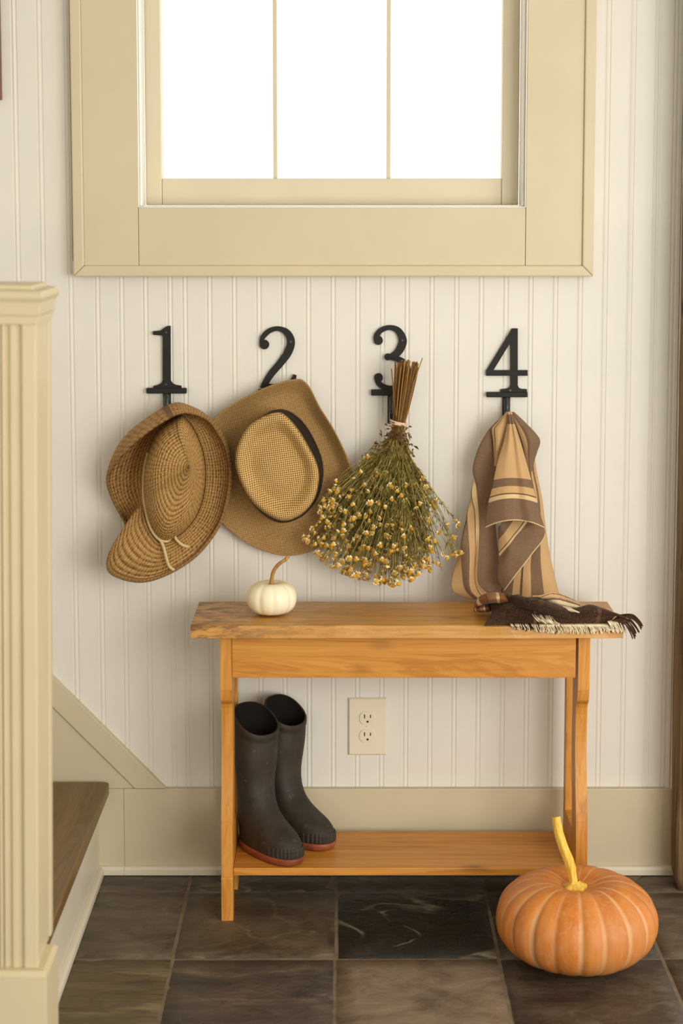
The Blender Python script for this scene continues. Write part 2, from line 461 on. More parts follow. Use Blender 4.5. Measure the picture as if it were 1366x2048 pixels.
# backband, mitred
def band(name, poly):
    prism(name, poly, -0.036, 0.010, 'xz', M['trim'], win, bevel=0.003)
a0, a1, b0, b1 = CAX0, CAX1, CAZ0, CAZ1
band('backband', [(a0, b0), (a0 + cb, b0 + cb), (a0 + cb, b1 - cb), (a0, b1)])
band('backband', [(a1, b0), (a1, b1), (a1 - cb, b1 - cb), (a1 - cb, b0 + cb)])
band('backband', [(a0, b0), (a1, b0), (a1 - cb, b0 + cb), (a0 + cb, b0 + cb)])
band('backband', [(a0, b1), (a0 + cb, b1 - cb), (a1 - cb, b1 - cb), (a1, b1)])
# jambs and stops
def frame4(name, x0, x1, z0, z1, t, y0, y1, mat, bev=0.001, tb=None):
    tb = t if tb is None else tb
    box(name, x0, x0 + t, y0, y1, z0, z1, mat, win, bev)
    box(name, x1 - t, x1, y0, y1, z0, z1, mat, win, bev)
    box(name, x0 + t, x1 - t, y0, y1, z0, z0 + tb, mat, win, bev)
    box(name, x0 + t, x1 - t, y0, y1, z1 - t, z1, mat, win, bev)
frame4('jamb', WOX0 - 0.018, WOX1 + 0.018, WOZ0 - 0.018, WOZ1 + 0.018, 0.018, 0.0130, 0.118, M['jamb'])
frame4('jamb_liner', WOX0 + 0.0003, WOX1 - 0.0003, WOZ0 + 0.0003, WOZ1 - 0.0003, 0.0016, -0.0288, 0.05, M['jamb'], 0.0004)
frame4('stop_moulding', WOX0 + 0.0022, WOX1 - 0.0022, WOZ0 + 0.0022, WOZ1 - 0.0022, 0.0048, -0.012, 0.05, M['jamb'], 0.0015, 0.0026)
sx0, sx1 = WOX0 + 0.0072, WOX1 - 0.0072; sz0, sz1 = WOZ0 + 0.005, WOZ1 - 0.006
gl, gr_ = at(324, 357, 0.06), at(1003, 357, 0.06)
st = max(0.02, gl.x - sx0); sr = max(0.02, sx1 - gr_.x); bt = gl.z - sz0
box('sash_stile', sx0, gl.x, 0.055, 0.095, sz0, sz1, M['sash'], win, 0.002)
box('sash_stile', gr_.x, sx1, 0.055, 0.095, sz0, sz1, M['sash'], win, 0.002)
box('sash_rail', gl.x + 0.0004, gr_.x - 0.0004, 0.0556, 0.095, sz0, gl.z, M['sash'], win, 0.002)
box('sash_rail', gl.x + 0.0004, gr_.x - 0.0004, 0.0556, 0.095, sz1 - 0.045, sz1, M['sash'], win, 0.002)
mx = [at(550.5, 300, 0.07).x, at(777, 300, 0.07).x]
for x in mx: box('muntin', x - 0.0042, x + 0.0042, 0.068, 0.084, gl.z, sz1 - 0.045, M['sash'], win, 0.001)
px_ = [gl.x] + mx + [gr_.x]
for i in range(3):
    box('pane', px_[i] + 0.0042 * (i > 0), px_[i + 1] - 0.0042 * (i < 2), 0.0745, 0.0775, gl.z, sz1 - 0.045, M['glass'], win, 0)

# ------------------------------------------------------------------ stairs on the left
TZ = at(218, 1566, -0.03).z
XN = at(218, 1570, -0.03).x
RUN = 0.205; RISE = TZ
stair = thing('staircase', (XRISER, -0.43, 0), 'white painted stairs with brown stained treads climbing left behind the newel post', 'staircase')
SY0, SY1 = -0.80, -0.016
for s in range(4):
    xn = XN - RUN * s; xr = XRISER - RUN * s; zt = TZ + RISE * s
    # tread with rounded wall-side nosing corner
    rr = 0.012; th = 0.026
    pts = [(xn - RUN - 0.05, SY0), (xn, SY0)]
    for k in range(6):
        a_ = k / 5 * math.pi / 2
        pts.append((xn - rr + rr * math.cos(a_), SY1 - 0.004 - rr + rr * math.sin(a_)))
    pts.append((xn - RUN - 0.05, SY1 - 0.004))
    prism('tread', pts, zt - th, zt, 'xy', M['tread'], stair, bevel=0.004)
    box('riser', xr - 0.016, xr, SY0, SY1, RISE * s, zt - th - 0.0004, M['riser'], stair, 0.001)
prism('shoe_moulding', [(XRISER, 0.0), (XRISER + 0.011, 0.0), (XRISER + 0.011, 0.012), (XRISER + 0.007, 0.0175), (XRISER, 0.019)], SY0, SY1 - 0.012, 'xz', M['riser'], stair, bevel=0.001)
# skirt board and its sloping cap on the wall
def sp(px, py, Y): p = at(px, py, Y); return (p.x, p.z)
p_lo, p_hi = sp(270, 1576, -0.012), sp(103, 1411, -0.012)
sl = (p_hi[1] - p_lo[1]) / (p_lo[0] - p_hi[0])
q_lo = sp(331, 1578, -0.012)
xe = -1.2
skirt = thing('trim_2', (p_lo[0], 0, p_lo[1]), 'beige sloping skirt board on the wall above the stairs', None, kind='structure')
prism('skirt_panel', [(p_lo[0], p_lo[1] - 0.001), (xe, p_lo[1] + (p_lo[0] - xe) * sl), (xe, 0.1), (XRISER - 0.02, 0.1), (XRISER - 0.02, p_lo[1] - 0.001)], -0.010, 0.004, 'xz', M['base'], skirt, bevel=0.0008)
prism('skirt_cap', [(p_lo[0] + 0.001, p_lo[1]), (q_lo[0], p_lo[1]), (xe, p_lo[1] + (q_lo[0] - xe) * sl), (xe, p_lo[1] + 0.0015 + (p_lo[0] - xe) * sl)], -0.016, 0.004, 'xz', M['base'], skirt, bevel=0.001)

# ------------------------------------------------------------------ newel post
YN = -0.97
NXR = at(61.5, 1300, YN).x; NDEP = 0.145; NW = 0.15
newel = thing('newel_post', (NXR - NW / 2, YN + NDEP / 2, 0), 'beige square newel post with fluted panels and moulded cap at left edge', 'newel post')
z_cap0 = at(72, 646, YN).z; z_pl = at(80, 1936, YN).z
mN = M['newel']
x0, x1, y0, y1 = NXR - NW, NXR, YN, YN + NDEP
rec = 0.006
box('shaft', x0 + rec, x1 - rec, y0 + rec, y1 - rec, z_pl - 0.01, z_cap0 + 0.01, mN, newel, 0.001)
stw = 0.0225
for (sx, ex) in ((x0, x0 + stw), (x1 - stw, x1)):
    for (sy, ey) in ((y0, y0 + stw), (y1 - stw, y1)):
        box('corner_stile', sx, ex, sy, ey, z_pl, z_cap0, mN, newel, 0.0025)
# flute mouldings on the front and right faces
pxm = 0.00075
for off, w, h in ((31, 13, 4.5), (54, 6.5, 5.5), (63, 6.5, 5.5)):
    xr = x1 - (off + w) * pxm - 0.0075
    box('flute_moulding', xr, xr + w * pxm, y0 + rec - h / 1000, y0 + rec + 0.003, z_pl, z_cap0, mN, newel, 0.0018)
box('side_panel', x1 - rec - 0.002, x1 - rec + 0.0035, y0 + stw + 0.006, y1 - stw - 0.006, z_pl, z_cap0, mN, newel, 0.002)
def square_stack(name, prof, mat, parent):
    v, f = [], []
    for off, z in prof:
        v += [(x0 - off, y0 - off, z), (x1 + off, y0 - off, z), (x1 + off, y1 + off, z), (x0 - off, y1 + off, z)]
    n = len(prof)
    for i in range(n - 1):
        for k in range(4): f.append((i * 4 + k, i * 4 + (k + 1) % 4, (i + 1) * 4 + (k + 1) % 4, (i + 1) * 4 + k))
    f.append((3, 2, 1, 0)); f.append(tuple((n - 1) * 4 + k for k in range(4)))
    return mesh_obj(name, v, f, mat, parent, bevel=0.0012)
zy = lambda py: at(80, py, YN).z
cap_prof = [(-0.002, zy(649)), (0.0015, zy(648)), (0.0025, zy(632)), (0.0045, zy(628)), (0.0055, zy(616)), (0.0065, zy(604)), (0.0085, zy(600)), (0.0115, zy(594)), (0.0115, zy(588)), (0.008, zy(581)), (-0.006, zy(578)), (-0.0068, zy(570))]
square_stack('cap', cap_prof, mN, newel)
y1 = y0 + 0.085
square_stack('plinth', [(0.0155, 0.0), (0.0155, z_pl - 0.006), (0.009, z_pl)], mN, newel)
newel.rotation_euler = (0, math.radians(0.8), 0)            # the old post leans a touch

# ------------------------------------------------------------------ timber post at the right edge
pA = atz(1338, 1756); pB = atz(1353, 1783)
post_x0 = (pA.x + pB.x) / 2; post_y0 = pB.y; post_y1 = -0.028
v, f = [], []
PW = 0.16; nz = 90; per = []
npx, npy = 8, 5
for k in range(npx): per.append((k / npx, 0))
for k in range(npy): per.append((1, k / npy))
for k in range(npx): per.append((1 - k / npx, 1))
for k in range(npy): per.append((0, 1 - k / npy))
for j in range(nz + 1):
    z = ZTOP * j / nz
    for (a_, b_) in per:
        X = post_x0 + a_ * PW; Y = post_y0 + b_ * (post_y1 - post_y0)
        nn = mnoise.noise(Vector((X * 14, Y * 14, z * 3.1))) * 0.0035 + mnoise.noise(Vector((X * 40, Y * 40, z * 12))) * 0.0014
        cx_, cy_ = post_x0 + PW / 2, (post_y0 + post_y1) / 2
        corner = (a_ in (0, 1) and b_ in (0, 1))
        s_ = 0.97 if corner else 1.0
        sink = 0.007 * math.exp(-z / 0.012)
        X2 = cx_ + (X - cx_) * s_; Y2 = cy_ + (Y - cy_) * s_
        X2 += nn + (sink if a_ == 0 else 0); Y2 += nn * 0.8 * (1 if b_ < 0.9 else 0) + (sink if b_ == 0 else 0)
        v.append((X2, Y2, z))
n = len(per)
for j in range(nz):
    for k in range(n): f.append((j * n + k, j * n + (k + 1) % n, (j + 1) * n + (k + 1) % n, (j + 1) * n + k))
f.append(tuple(range(n - 1, -1, -1))); f.append(tuple(nz * n + k for k in range(n)))
mesh_obj('timber_post', v, f, M['timber'], None, smooth=True, label='weathered brown reclaimed timber post at the right edge of the wall', cat='post')

# ------------------------------------------------------------------ picture frame at the upper left edge
c = at(3.6, 200, -0.008)
fx1, fz0 = c.x, c.z; fx0, fz1 = fx1 - 0.30, fz0 + 0.40
M['frame'] = pine('frame_brown_wood', 2, L(74, 42, 24), L(104, 62, 38), L(126, 80, 50), 0.4, knots=False)
M['print'] = simple('picture_paper', (0.5, 0.44, 0.34, 1), 0.7)
pf = thing('picture_frame', ((fx0 + fx1) / 2, -0.004, fz0), 'brown wooden picture frame whose edge shows on the wall at upper left', 'picture frame')
fw = 0.022
box('frame_side', fx1 - fw, fx1, -0.020, -0.0005, fz0, fz1, M['frame'], pf, 0.002)
box('frame_side', fx0, fx0 + fw, -0.020, -0.0005, fz0, fz1, M['frame'], pf, 0.002)
box('frame_side', fx0 + fw, fx1 - fw, -0.020, -0.0005, fz0, fz0 + fw, M['frame'], pf, 0.002)
box('frame_side', fx0 + fw, fx1 - fw, -0.020, -0.0005, fz1 - fw, fz1, M['frame'], pf, 0.002)
box('print', fx0 + fw, fx1 - fw, -0.008, -0.002, fz0 + fw, fz1 - fw, M['print'], pf, 0)

# ------------------------------------------------------------------ outlet
ou = at(735, 1452, 0.0)
out = thing('wall_outlet', (ou.x, 0, ou.z - 0.06), 'ivory double wall outlet above the baseboard under the bench', 'outlet')
pw, ph = 0.0405, 0.0615
v = []
for (s_, y_) in ((1.0, -0.0002), (1.0, -0.0025), (0.93, -0.0062)):
    kx = pw - (1 - s_) * pw; kz = ph - (1 - s_) * pw
    v += [(ou.x - kx, y_, ou.z - kz), (ou.x + kx, y_, ou.z - kz), (ou.x + kx, y_, ou.z + kz), (ou.x - kx, y_, ou.z + kz)]
f = [(0, 3, 2, 1), (8, 9, 10, 11)] + [(r * 4 + k, r * 4 + (k + 1) % 4, r * 4 + 4 + (k + 1) % 4, r * 4 + 4 + k) for r in range(2) for k in range(4)]
mesh_obj('cover_plate', v, f, M['outlet'], out, bevel=0.0008)
for dz in (0.0191, -0.0191):
    poly = []
    for k in range(40):
        a_ = 2 * math.pi * k / 40
        x_ = 0.0168 * math.cos(a_); z_ = max(-0.0138, min(0.0138, 0.0168 * math.sin(a_)))
        poly.append((ou.x + x_, ou.z + dz + z_))
    rc = prism('receptacle', poly, -0.0085, -0.004, 'xz', M['outlet'], out, bevel=0.0006)
    for sxo, hh in ((-0.0062, 0.0042), (0.0062, 0.0034)):
        box('slot', ou.x + sxo - 0.0011, ou.x + sxo + 0.0011, -0.0088, -0.006, ou.z + dz + 0.004 - hh, ou.z + dz + 0.004 + hh, M['slot'], rc, 0)
    poly = [(ou.x + 0.0025 * math.cos(a_ * math.pi / 6), ou.z + dz - 0.0075 + max(-0.0018, 0.0025 * math.sin(a_ * math.pi / 6))) for a_ in range(12)]
    prism('slot', poly, -0.0088, -0.006, 'xz', M['slot'], rc)
prism('screw', [(ou.x + 0.0028 * math.cos(k * math.pi / 8), ou.z + 0.0028 * math.sin(k * math.pi / 8)) for k in range(16)], -0.0072, -0.004, 'xz', M['outlet'], out, bevel=0.0004)

# ------------------------------------------------------------------ number hooks
def extr(name, poly, y0, y1, parent, mat=None, bevel=0.0009, **kw):
    return prism(name, [(p.x, p.z) for p in poly], y0, y1, 'xz', mat or M['black_iron'], parent, bevel=bevel, **kw)
HY0, HY1 = -0.0075, -0.0005
def stroke_poly(pts, widths, sub=8):
    P = spline([Vector((a_, b_, 0)) for a_, b_ in pts], sub)
    Wd = spline([Vector((w, 0, 0)) for w in widths], sub)
    lft, rgt = [], []
    for i in range(len(P)):
        t = (P[min(i + 1, len(P) - 1)] - P[max(i - 1, 0)]).normalized()
        nn = Vector((-t.y, t.x, 0)); w = Wd[i].x / 2
        lft.append(P[i] + nn * w); rgt.append(P[i] - nn * w)
    return [(p.x, p.y) for p in lft + rgt[::-1]]
def circ(x, y, r, n=24): return [(x + r * math.cos(2 * math.pi * k / n), y + r * math.sin(2 * math.pi * k / n)) for k in range(n)]
def strip_mesh(name, pts, widths, Z, parent, sub=8):
    """flat iron stroke as a closed bar: quads along the stroke"""
    P = spline([Vector((a_, b_, 0)) for a_, b_ in pts], sub); Wd = spline([Vector((w, 0, 0)) for w in widths], sub)
    v, f = [], []
    for i in range(len(P)):
        t = (P[min(i + 1, len(P) - 1)] - P[max(i - 1, 0)]).normalized()
        nn = Vector((-t.y, t.x, 0)); w = Wd[i].x / 2
        for s_ in (1, -1):
            q_ = P[i] + nn * w * s_
            for Y in (HY0, HY1):
                p = at(*Z(q_.x, q_.y), -0.004); v.append((p.x, Y, p.z))
    n = len(P)
    for i in range(n - 1):
        a_, b_ = i * 4, i * 4 + 4
        f += [(a_, a_ + 2, b_ + 2, b_), (a_ + 1, b_ + 1, b_ + 3, a_ + 3), (a_, b_, b_ + 1, a_ + 1), (a_ + 2, a_ + 3, b_ + 3, b_ + 2)]
    f += [(0, 1, 3, 2), ((n - 1) * 4, (n - 1) * 4 + 2, (n - 1) * 4 + 3, (n - 1) * 4 + 1)]
    return v, f
def join_numeral(name, pieces, parent):
    mb = MB()
    for i, (v_, f_) in enumerate(pieces): mb.add([(x_, y_ - 0.0003 * i, z_) for x_, y_, z_ in v_], f_)
    return mesh_obj(name, mb.v, mb.f, M['black_iron'], parent)
def poly_piece(poly, Z):
    P = [at(*Z(a_, b_), -0.004) for a_, b_ in poly]; n = len(P)
    v = [(p.x, HY0, p.z) for p in P] + [(p.x, HY1, p.z) for p in P]
    f = [tuple(range(n)), tuple(range(2 * n - 1, n - 1, -1))] + [(i, (i + 1) % n, n + (i + 1) % n, n + i) for i in range(n)]
    return v, f
Z1 = lambda x, y: (200 + x * 0.3807, 620 + y * 0.3807)
Z2 = lambda x, y: (580 + x * 0.2832, 620 + y * 0.2832)
Z3 = lambda x, y: (860 + x * 0.3418, 620 + y * 0.3418)
def hook_common(root, bar, stem_px, Z, screws):
    (bx0, by0, bx1, by1) = bar
    a_ = at(*Z(bx0, by1), -0.004); b_ = at(*Z(bx1, by0), -0.004)
    box('ledge_bar', a_.x, b_.x, -0.014, -0.0005, a_.z, b_.z, M['black_iron'], root, 0.0015)
    s = at(*stem_px, -0.006)
    zb = a_.z + 0.003
    box('hook_plate', s.x - 0.008, s.x + 0.008, -0.0065, -0.0005, zb - 0.062, zb, M['black_iron'], root, 0.002)
    pts = [(s.x, -0.008, zb - 0.004), (s.x, -0.013, zb - 0.018), (s.x, -0.017, zb - 0.034), (s.x, -0.026, zb - 0.046), (s.x, -0.040, zb - 0.049), (s.x, -0.052, zb - 0.043), (s.x, -0.058, zb - 0.031)]
    tube('hook_arm', spline(pts, 4), [0.0062] * 9 + [0.0058] * 8 + [0.0056] * 8, M['black_gloss'], root, 12)
    for (x_, y_) in screws:
        p = at(*Z(x_, y_), -0.008)
        prism('screw', [(p.x + 0.0022 * math.cos(k * math.pi / 6), p.z + 0.0022 * math.sin(k * math.pi / 6)) for k in range(12)], -0.0086, -0.005, 'xz', M['screw'], root)
def numhook(px, py, lab):
    p = at(px, py, 0); return thing('number_hook', (p.x, 0, p.z), lab, 'wall hook')
h = numhook(334, 790, 'black iron wall hook with the number 1 above the crocheted hat')
one = [(278, 112), (318, 108), (343, 90), (355, 84), (371, 83), (372, 370), (382, 385), (398, 393), (428, 398), (428, 411), (280, 411), (282, 399), (305, 393), (321, 385), (330, 370), (330, 137), (322, 133), (280, 130)]
join_numeral('numeral', [poly_piece(one, Z1)], h)
hook_common(h, (247, 409, 456, 437), (334, 800), Z1, [(348, 117), (347, 390)])
h = numhook(556, 790, 'black iron wall hook with the number 2 above the straw hat')
p2 = [strip_mesh('s', [(846, 176), (858, 140), (893, 108), (938, 98), (982, 118), (1003, 165), (988, 222), (945, 282), (900, 335), (868, 385), (858, 412)], [14, 26, 26, 24, 34, 42, 42, 38, 36, 34, 34], Z1, h),
      poly_piece(circ(864, 181, 25), Z1),
      strip_mesh('s', [(850, 405), (885, 398), (925, 405), (965, 402), (1000, 388), (1016, 366), (1024, 340)], [24, 22, 26, 28, 30, 26, 18], Z1, h)]
join_numeral('numeral', p2, h)
hook_common(h, (830, 416, 1034, 443), (556, 800), Z1, [(1003, 167)])
h = numhook(785, 790, 'black iron wall hook with the number 3 behind the dried flowers')
p3 = [strip_mesh('s', [(600, 214), (612, 178), (648, 140), (706, 124), (764, 146), (796, 212), (776, 278), (738, 318), (690, 334)], [20, 36, 36, 34, 46, 58, 56, 48, 34], Z2, h),
      poly_piece(circ(624, 214, 32), Z2), poly_piece(circ(690, 331, 24), Z2),
      strip_mesh('s', [(700, 335), (760, 345), (812, 385), (826, 450), (796, 520), (735, 552), (675, 548), (628, 518), (605, 478)], [30, 40, 52, 58, 50, 40, 38, 38, 22], Z2, h),
      poly_piece(circ(625, 477, 31), Z2)]
join_numeral('numeral', p3, h)
hook_common(h, (573, 561, 862, 602), (783, 800), Z2, [(795, 215)])
h = numhook(1014, 790, 'black iron wall hook with the number 4 above the striped scarf')
p4 = [poly_piece([(480, 108), (513, 108), (513, 440), (520, 455), (535, 462), (566, 463), (567, 481), (412, 481), (414, 464), (450, 460), (464, 452), (470, 440), (470, 190)], Z3),
      poly_piece([(480, 108), (488, 160), (368, 356), (328, 356)], Z3), poly_piece([(328, 352), (570, 352), (570, 384), (328, 384)], Z3)]
join_numeral('numeral', p4, h)
hook_common(h, (330, 479, 569, 508), (1013, 805), Z3, [(470, 470)])

# ------------------------------------------------------------------ pine bench
BX0 = at(440, 1320, -0.262).x; BX1 = at(1180, 1320, -0.262).x
BT = 0.0225                                                     # end board thickness
YF = -0.262; YB = -0.060
ztop = at(683, 1252, -0.288).z; ztb = at(683, 1277, -0.288).z
bench = thing('bench', ((BX0 + BX1) / 2, (YF + YB) / 2, 0), 'honey pine bench with a lower shelf and curved ends against the wall', 'bench')
fl = at(381, 1272, -0.288); fr = at(1247, 1268, -0.288)
ybk = atz(398, 1203, ztop).y
# top board: worn, slightly uneven front edge
nx, ny = 60, 6
v, f = [], []
def toppt(u, w, layer):
    X = fl.x * (1 - u) + fr.x * u; Y = -0.288 * (1 - w) + ybk * w
    if w < 0.01:
        Y += 0.003 * mnoise.noise(Vector((u * 14, 3.3, layer))) + (0.0022 if layer == 1 else 0)
    zt = ztop + 0.0012 * mnoise.noise(Vector((u * 9, w * 4, 0))) - (0.0022 if w < 0.01 else 0)
    return (X, Y, zt if layer else ztb)
for layer in (0, 1):
    for j in range(ny + 1):
        for i in range(nx + 1):
            w = j / ny
            if j == 1: w = 0.02
            v.append(toppt(i / nx, w, layer))
NL = (nx + 1) * (ny + 1)
for layer in (0, 1):
    for j in range(ny):
        for i in range(nx):
            a_ = layer * NL + j * (nx + 1) + i
            f.append((a_, a_ + 1, a_ + nx + 2, a_ + nx + 1))
for i in range(nx):
    f.append((i, i + 1, NL + i + 1, NL + i)); k = ny * (nx + 1) + i; f.append((k, k + 1, NL + k + 1, NL + k))
for j in range(ny):
    k = j * (nx + 1); f.append((k, k + nx + 1, NL + k + nx + 1, NL + k)); k += nx; f.append((k, k + nx + 1, NL + k + nx + 1, NL + k))
mesh_obj('bench_top', v, f, M['pine_top'], bench, bevel=0.0012)
# end boards: shaped front edge, tall opening, feet
zA = at(683, 1373, YF).z; shz1 = at(683, 1736, -0.255).z; shz0 = at(683, 1751, -0.255).z
def end_board(x0, x1, name):
    zs_ = [0.0, 0.085, shz0 - 0.004, shz1 + 0.03, 0.20, 0.27, 0.35, 0.42, zA - 0.03, zA - 0.004, zA, ztb]
    yf_ = [YF - 0.006, YF - 0.008, YF - 0.004, YF - 0.002, YF + 0.002, YF + 0.018, YF + 0.030, YF + 0.025, YF + 0.008, YF + 0.0008, YF, YF]
    fp = spline([Vector((y_, z_, 0)) for y_, z_ in zip(yf_, zs_)], 4)
    front = [(p.x, p.y) for p in fp]
    zo0, zo1 = 0.165, ztb - 0.10                                 # opening between the legs
    outer = front + [(YB, ztb), (YB, 0.0), (YB - 0.045, 0.0), (YB - 0.055, 0.05), (YB - 0.085, 0.085), (YF + 0.075, 0.085), (YF + 0.035, 0.05), (YF + 0.026, 0.0)]
    bm = bmesh.new()
    vs_ = [bm.verts.new((x0, y_, z_)) for y_, z_ in outer]
    es = [bm.edges.new((vs_[i], vs_[(i + 1) % len(vs_)])) for i in range(len(vs_))]
    hole = [(YB - 0.032, zo0), (YB - 0.030, zo1), (-0.165, zo1 + 0.03), (YF + 0.075, zo1), (YF + 0.085, 0.35), (YF + 0.062, zo0)]
    hv = [bm.verts.new((x0, y_, z_)) for y_, z_ in hole]
    es += [bm.edges.new((hv[i], hv[(i + 1) % len(hv)])) for i in range(len(hv))]
    bmesh.ops.triangle_fill(bm, use_beauty=True, use_dissolve=False, edges=es)
    r_ = bmesh.ops.extrude_face_region(bm, geom=list(bm.faces))
    bmesh.ops.translate(bm, verts=[g_ for g_ in r_['geom'] if isinstance(g_, bmesh.types.BMVert)], vec=(x1 - x0, 0, 0))
    bm.verts.ensure_lookup_table(); bm.verts.index_update()
    vv = [tuple(w.co) for w in bm.verts]; ff = [tuple(w.index for w in fc.verts) for fc in bm.faces]
    bm.free()
    return mesh_obj(name, vv, ff, M['pine_z'], bench)
end_board(BX0, BX0 + BT, 'end_board')
end_board(BX1 - BT, BX1, 'end_board')
za0 = at(683, 1356, YF).z
box('apron', BX0 + BT + 0.0006, BX1 - BT - 0.005, YF + 0.001, YF + 0.022, za0, ztb - 0.0004, M['pine_x'], bench, 0.0012)
box('apron', BX0 + BT + 0.0006, BX1 - BT - 0.0006, YB - 0.022, YB - 0.001, za0 + 0.02, ztb - 0.0004, M['pine_x'], bench, 0.0012)
box('shelf', BX0 + BT + 0.0004, BX1 - BT - 0.0004, -0.255, -0.045, shz0, shz1, M['pine_x'], bench, 0.0015)

# ------------------------------------------------------------------ pumpkins
def pumpkin_data(R, Hh, ribs, dep, dimple, seed, nth=192, nph=40, warp=0.03, groove_w=0.25):
    rn = random.Random(seed)
    offs = [rn.uniform(-0.12, 0.12) for _ in range(ribs)]
    amp = [rn.uniform(0.7, 1.15) for _ in range(ribs)]
    v, f, uv = [], [], []
    cent = [(k + offs[k]) / ribs for k in range(ribs)]
    for j in range(nph + 1):
        ph = math.pi * j / nph
        for i in range(nth):
            t = i / nth
            d, a_ = min((abs((t - c_ + 0.5) % 1 - 0.5), amp[k]) for k, c_ in enumerate(cent))
            g = math.exp(-(d * ribs / groove_w) ** 2) * a_
            s = math.sin(ph)
            rr = s ** 0.82 if s > 0 else 0
            rad = R * rr * (1 - dep * g * (0.3 + 0.7 * s)) * (1 + warp * mnoise.noise(Vector((math.cos(2 * math.pi * t) * 1.2, math.sin(2 * math.pi * t) * 1.2, seed))))
            c_ = math.cos(ph)
            z = Hh * (abs(c_) ** 0.9) * (1 if c_ >= 0 else -1)
            if c_ > 0: z -= dimple * Hh * math.exp(-(rr / 0.33) ** 2)
            else: z += dimple * 0.5 * Hh * math.exp(-(rr / 0.4) ** 2)
            z -= 0.25 * dep * g * Hh * max(0, c_) * s
            a2 = 2 * math.pi * t
            v.append(Vector((rad * math.cos(a2), rad * math.sin(a2), z))); uv.append((g, j / nph))
    for j in range(nph):
        for i in range(nth): f.append((j * nth + i, (j + 1) * nth + i, (j + 1) * nth + (i + 1) % nth, j * nth + (i + 1) % nth))
    return v, f, uv
def pumpkin_mat(name, groove, skin_a, skin_b, rough, bloom=None, fleck=0.0):
    q = NT(name, rough, 0.35)
    v = q.coord(); u = q.xyz(q.coord('UV'))
    n1 = q.noise(q.mapped(v, (1, 1, 0.45)), 22, 5, 0.6)
    skin = q.mix(q.ramp(n1, [(0.35, G1), (0.68, W1)]), skin_a, skin_b)
    if fleck:
        fl_ = q.ramp(q.noise(q.mapped(v, (1, 1, 0.35)), 150, 3), [(0.5, G1), (0.66, W1)])
        skin = q.mix(q.math('MULTIPLY', fl_, fleck), skin, bloom)
        top = q.ramp(q.noise(v, 9, 3), [(0.42, G1), (0.65, W1)])
        skin = q.mix(q.math('MULTIPLY', top, 0.45), skin, bloom)
    gm = q.ramp(u['X'], [(0.6, G1), (1.0, W1)])
    gm = q.math('MULTIPLY', gm, q.ramp(q.noise(v, 16, 3), [(0.3, (0.25,) * 3 + (1,)), (0.6, (0.9,) * 3 + (1,))]))
    q.color(q.mix(gm, skin, groove))
    q.bump(n1, 0.15, 0.003)
    q.b.inputs['Subsurface Weight'].default_value = 0.0
    return q.m
def stem_mat(name, c0, c1):
    q = NT(name, 0.55, 0.3); v = q.coord()
    q.color(q.ramp(q.noise(q.mapped(v, (140, 140, 8)), 1.4, 4), [(0.35, c0), (0.65, c1)]))
    q.bump(q.noise(q.mapped(v, (260, 260, 10)), 1.2, 3), 0.5, 0.001)
    return q.m
# orange pumpkin on the floor
PR, PH = 0.150, 0.0835
pcx = atz(1153, 1838, 0.082).x
pc = Vector((pcx, atz(1153, 1838, 0.082).y, PH * 0.985))
pk = thing('orange_pumpkin', (pc.x, pc.y, 0), 'large ribbed orange pumpkin with a yellow stem on the slate floor', 'pumpkin')
v, f, uv = pumpkin_data(PR, PH, 19, 0.045, 0.32, 3, groove_w=0.17)
M['orange'] = pumpkin_mat('pumpkin_orange_skin', L(214, 170, 124), L(186, 106, 38), L(212, 132, 54), 0.5, L(196, 138, 88), 0.6)
mesh_obj('body', [p + pc for p in v], f, M['orange'], pk, smooth=True, uvs=uv)
M['stem_y'] = stem_mat('pumpkin_stem_yellow', L(206, 158, 48), L(236, 198, 92))
sb = pc + Vector((-0.004, 0.0, PH * 0.69))
tip = at(1112, 1634, pc.y + 0.02)
mid = at(1127, 1695, pc.y + 0.005)
path = spline([sb, sb + Vector((-0.003, 0, 0.018)), at(1138, 1722, pc.y), mid, at(1117, 1662, pc.y + 0.012), tip], 5)
rad = [max(0.0075, 0.0165 - 0.013 * (k / 8) ** 0.6) if k < 8 else 0.0092 - 0.0012 * (k - 8) / (len(path) - 9) for k in range(len(path))]
sv, sf = tube_data(path, rad, 20)
sv = [p if True else p for p in sv]
for i in range(len(path)):
    for k in range(20):
        if k % 4 == 0: sv[i * 20 + k] = path[i] + (sv[i * 20 + k] - path[i]) * 1.13
        if k % 4 == 2: sv[i * 20 + k] = path[i] + (sv[i * 20 + k] - path[i]) * 0.93
stem = mesh_obj('stem', sv, sf, M['stem_y'], pk, smooth=True)
fl_pts = []
fv, ff = [], []
for j, (rr, zz) in enumerate(((0.008, 0.016), (0.013, 0.011), (0.0205, 0.0085), (0.0225, 0.004), (0.019, -0.004))):
    for k in range(30):
        a_ = 2 * math.pi * k / 30; wv_ = 1 + 0.10 * math.sin(5 * a_ + 0.6)
        fv.append(sb + Vector((rr * wv_ * math.cos(a_), rr * wv_ * math.sin(a_), zz)))
for j in range(4):
    for k in range(30): ff.append((j * 30 + k, j * 30 + (k + 1) % 30, (j + 1) * 30 + (k + 1) % 30, (j + 1) * 30 + k))
mesh_obj('stem_flange', fv, ff, M['stem_y'], stem, smooth=True)
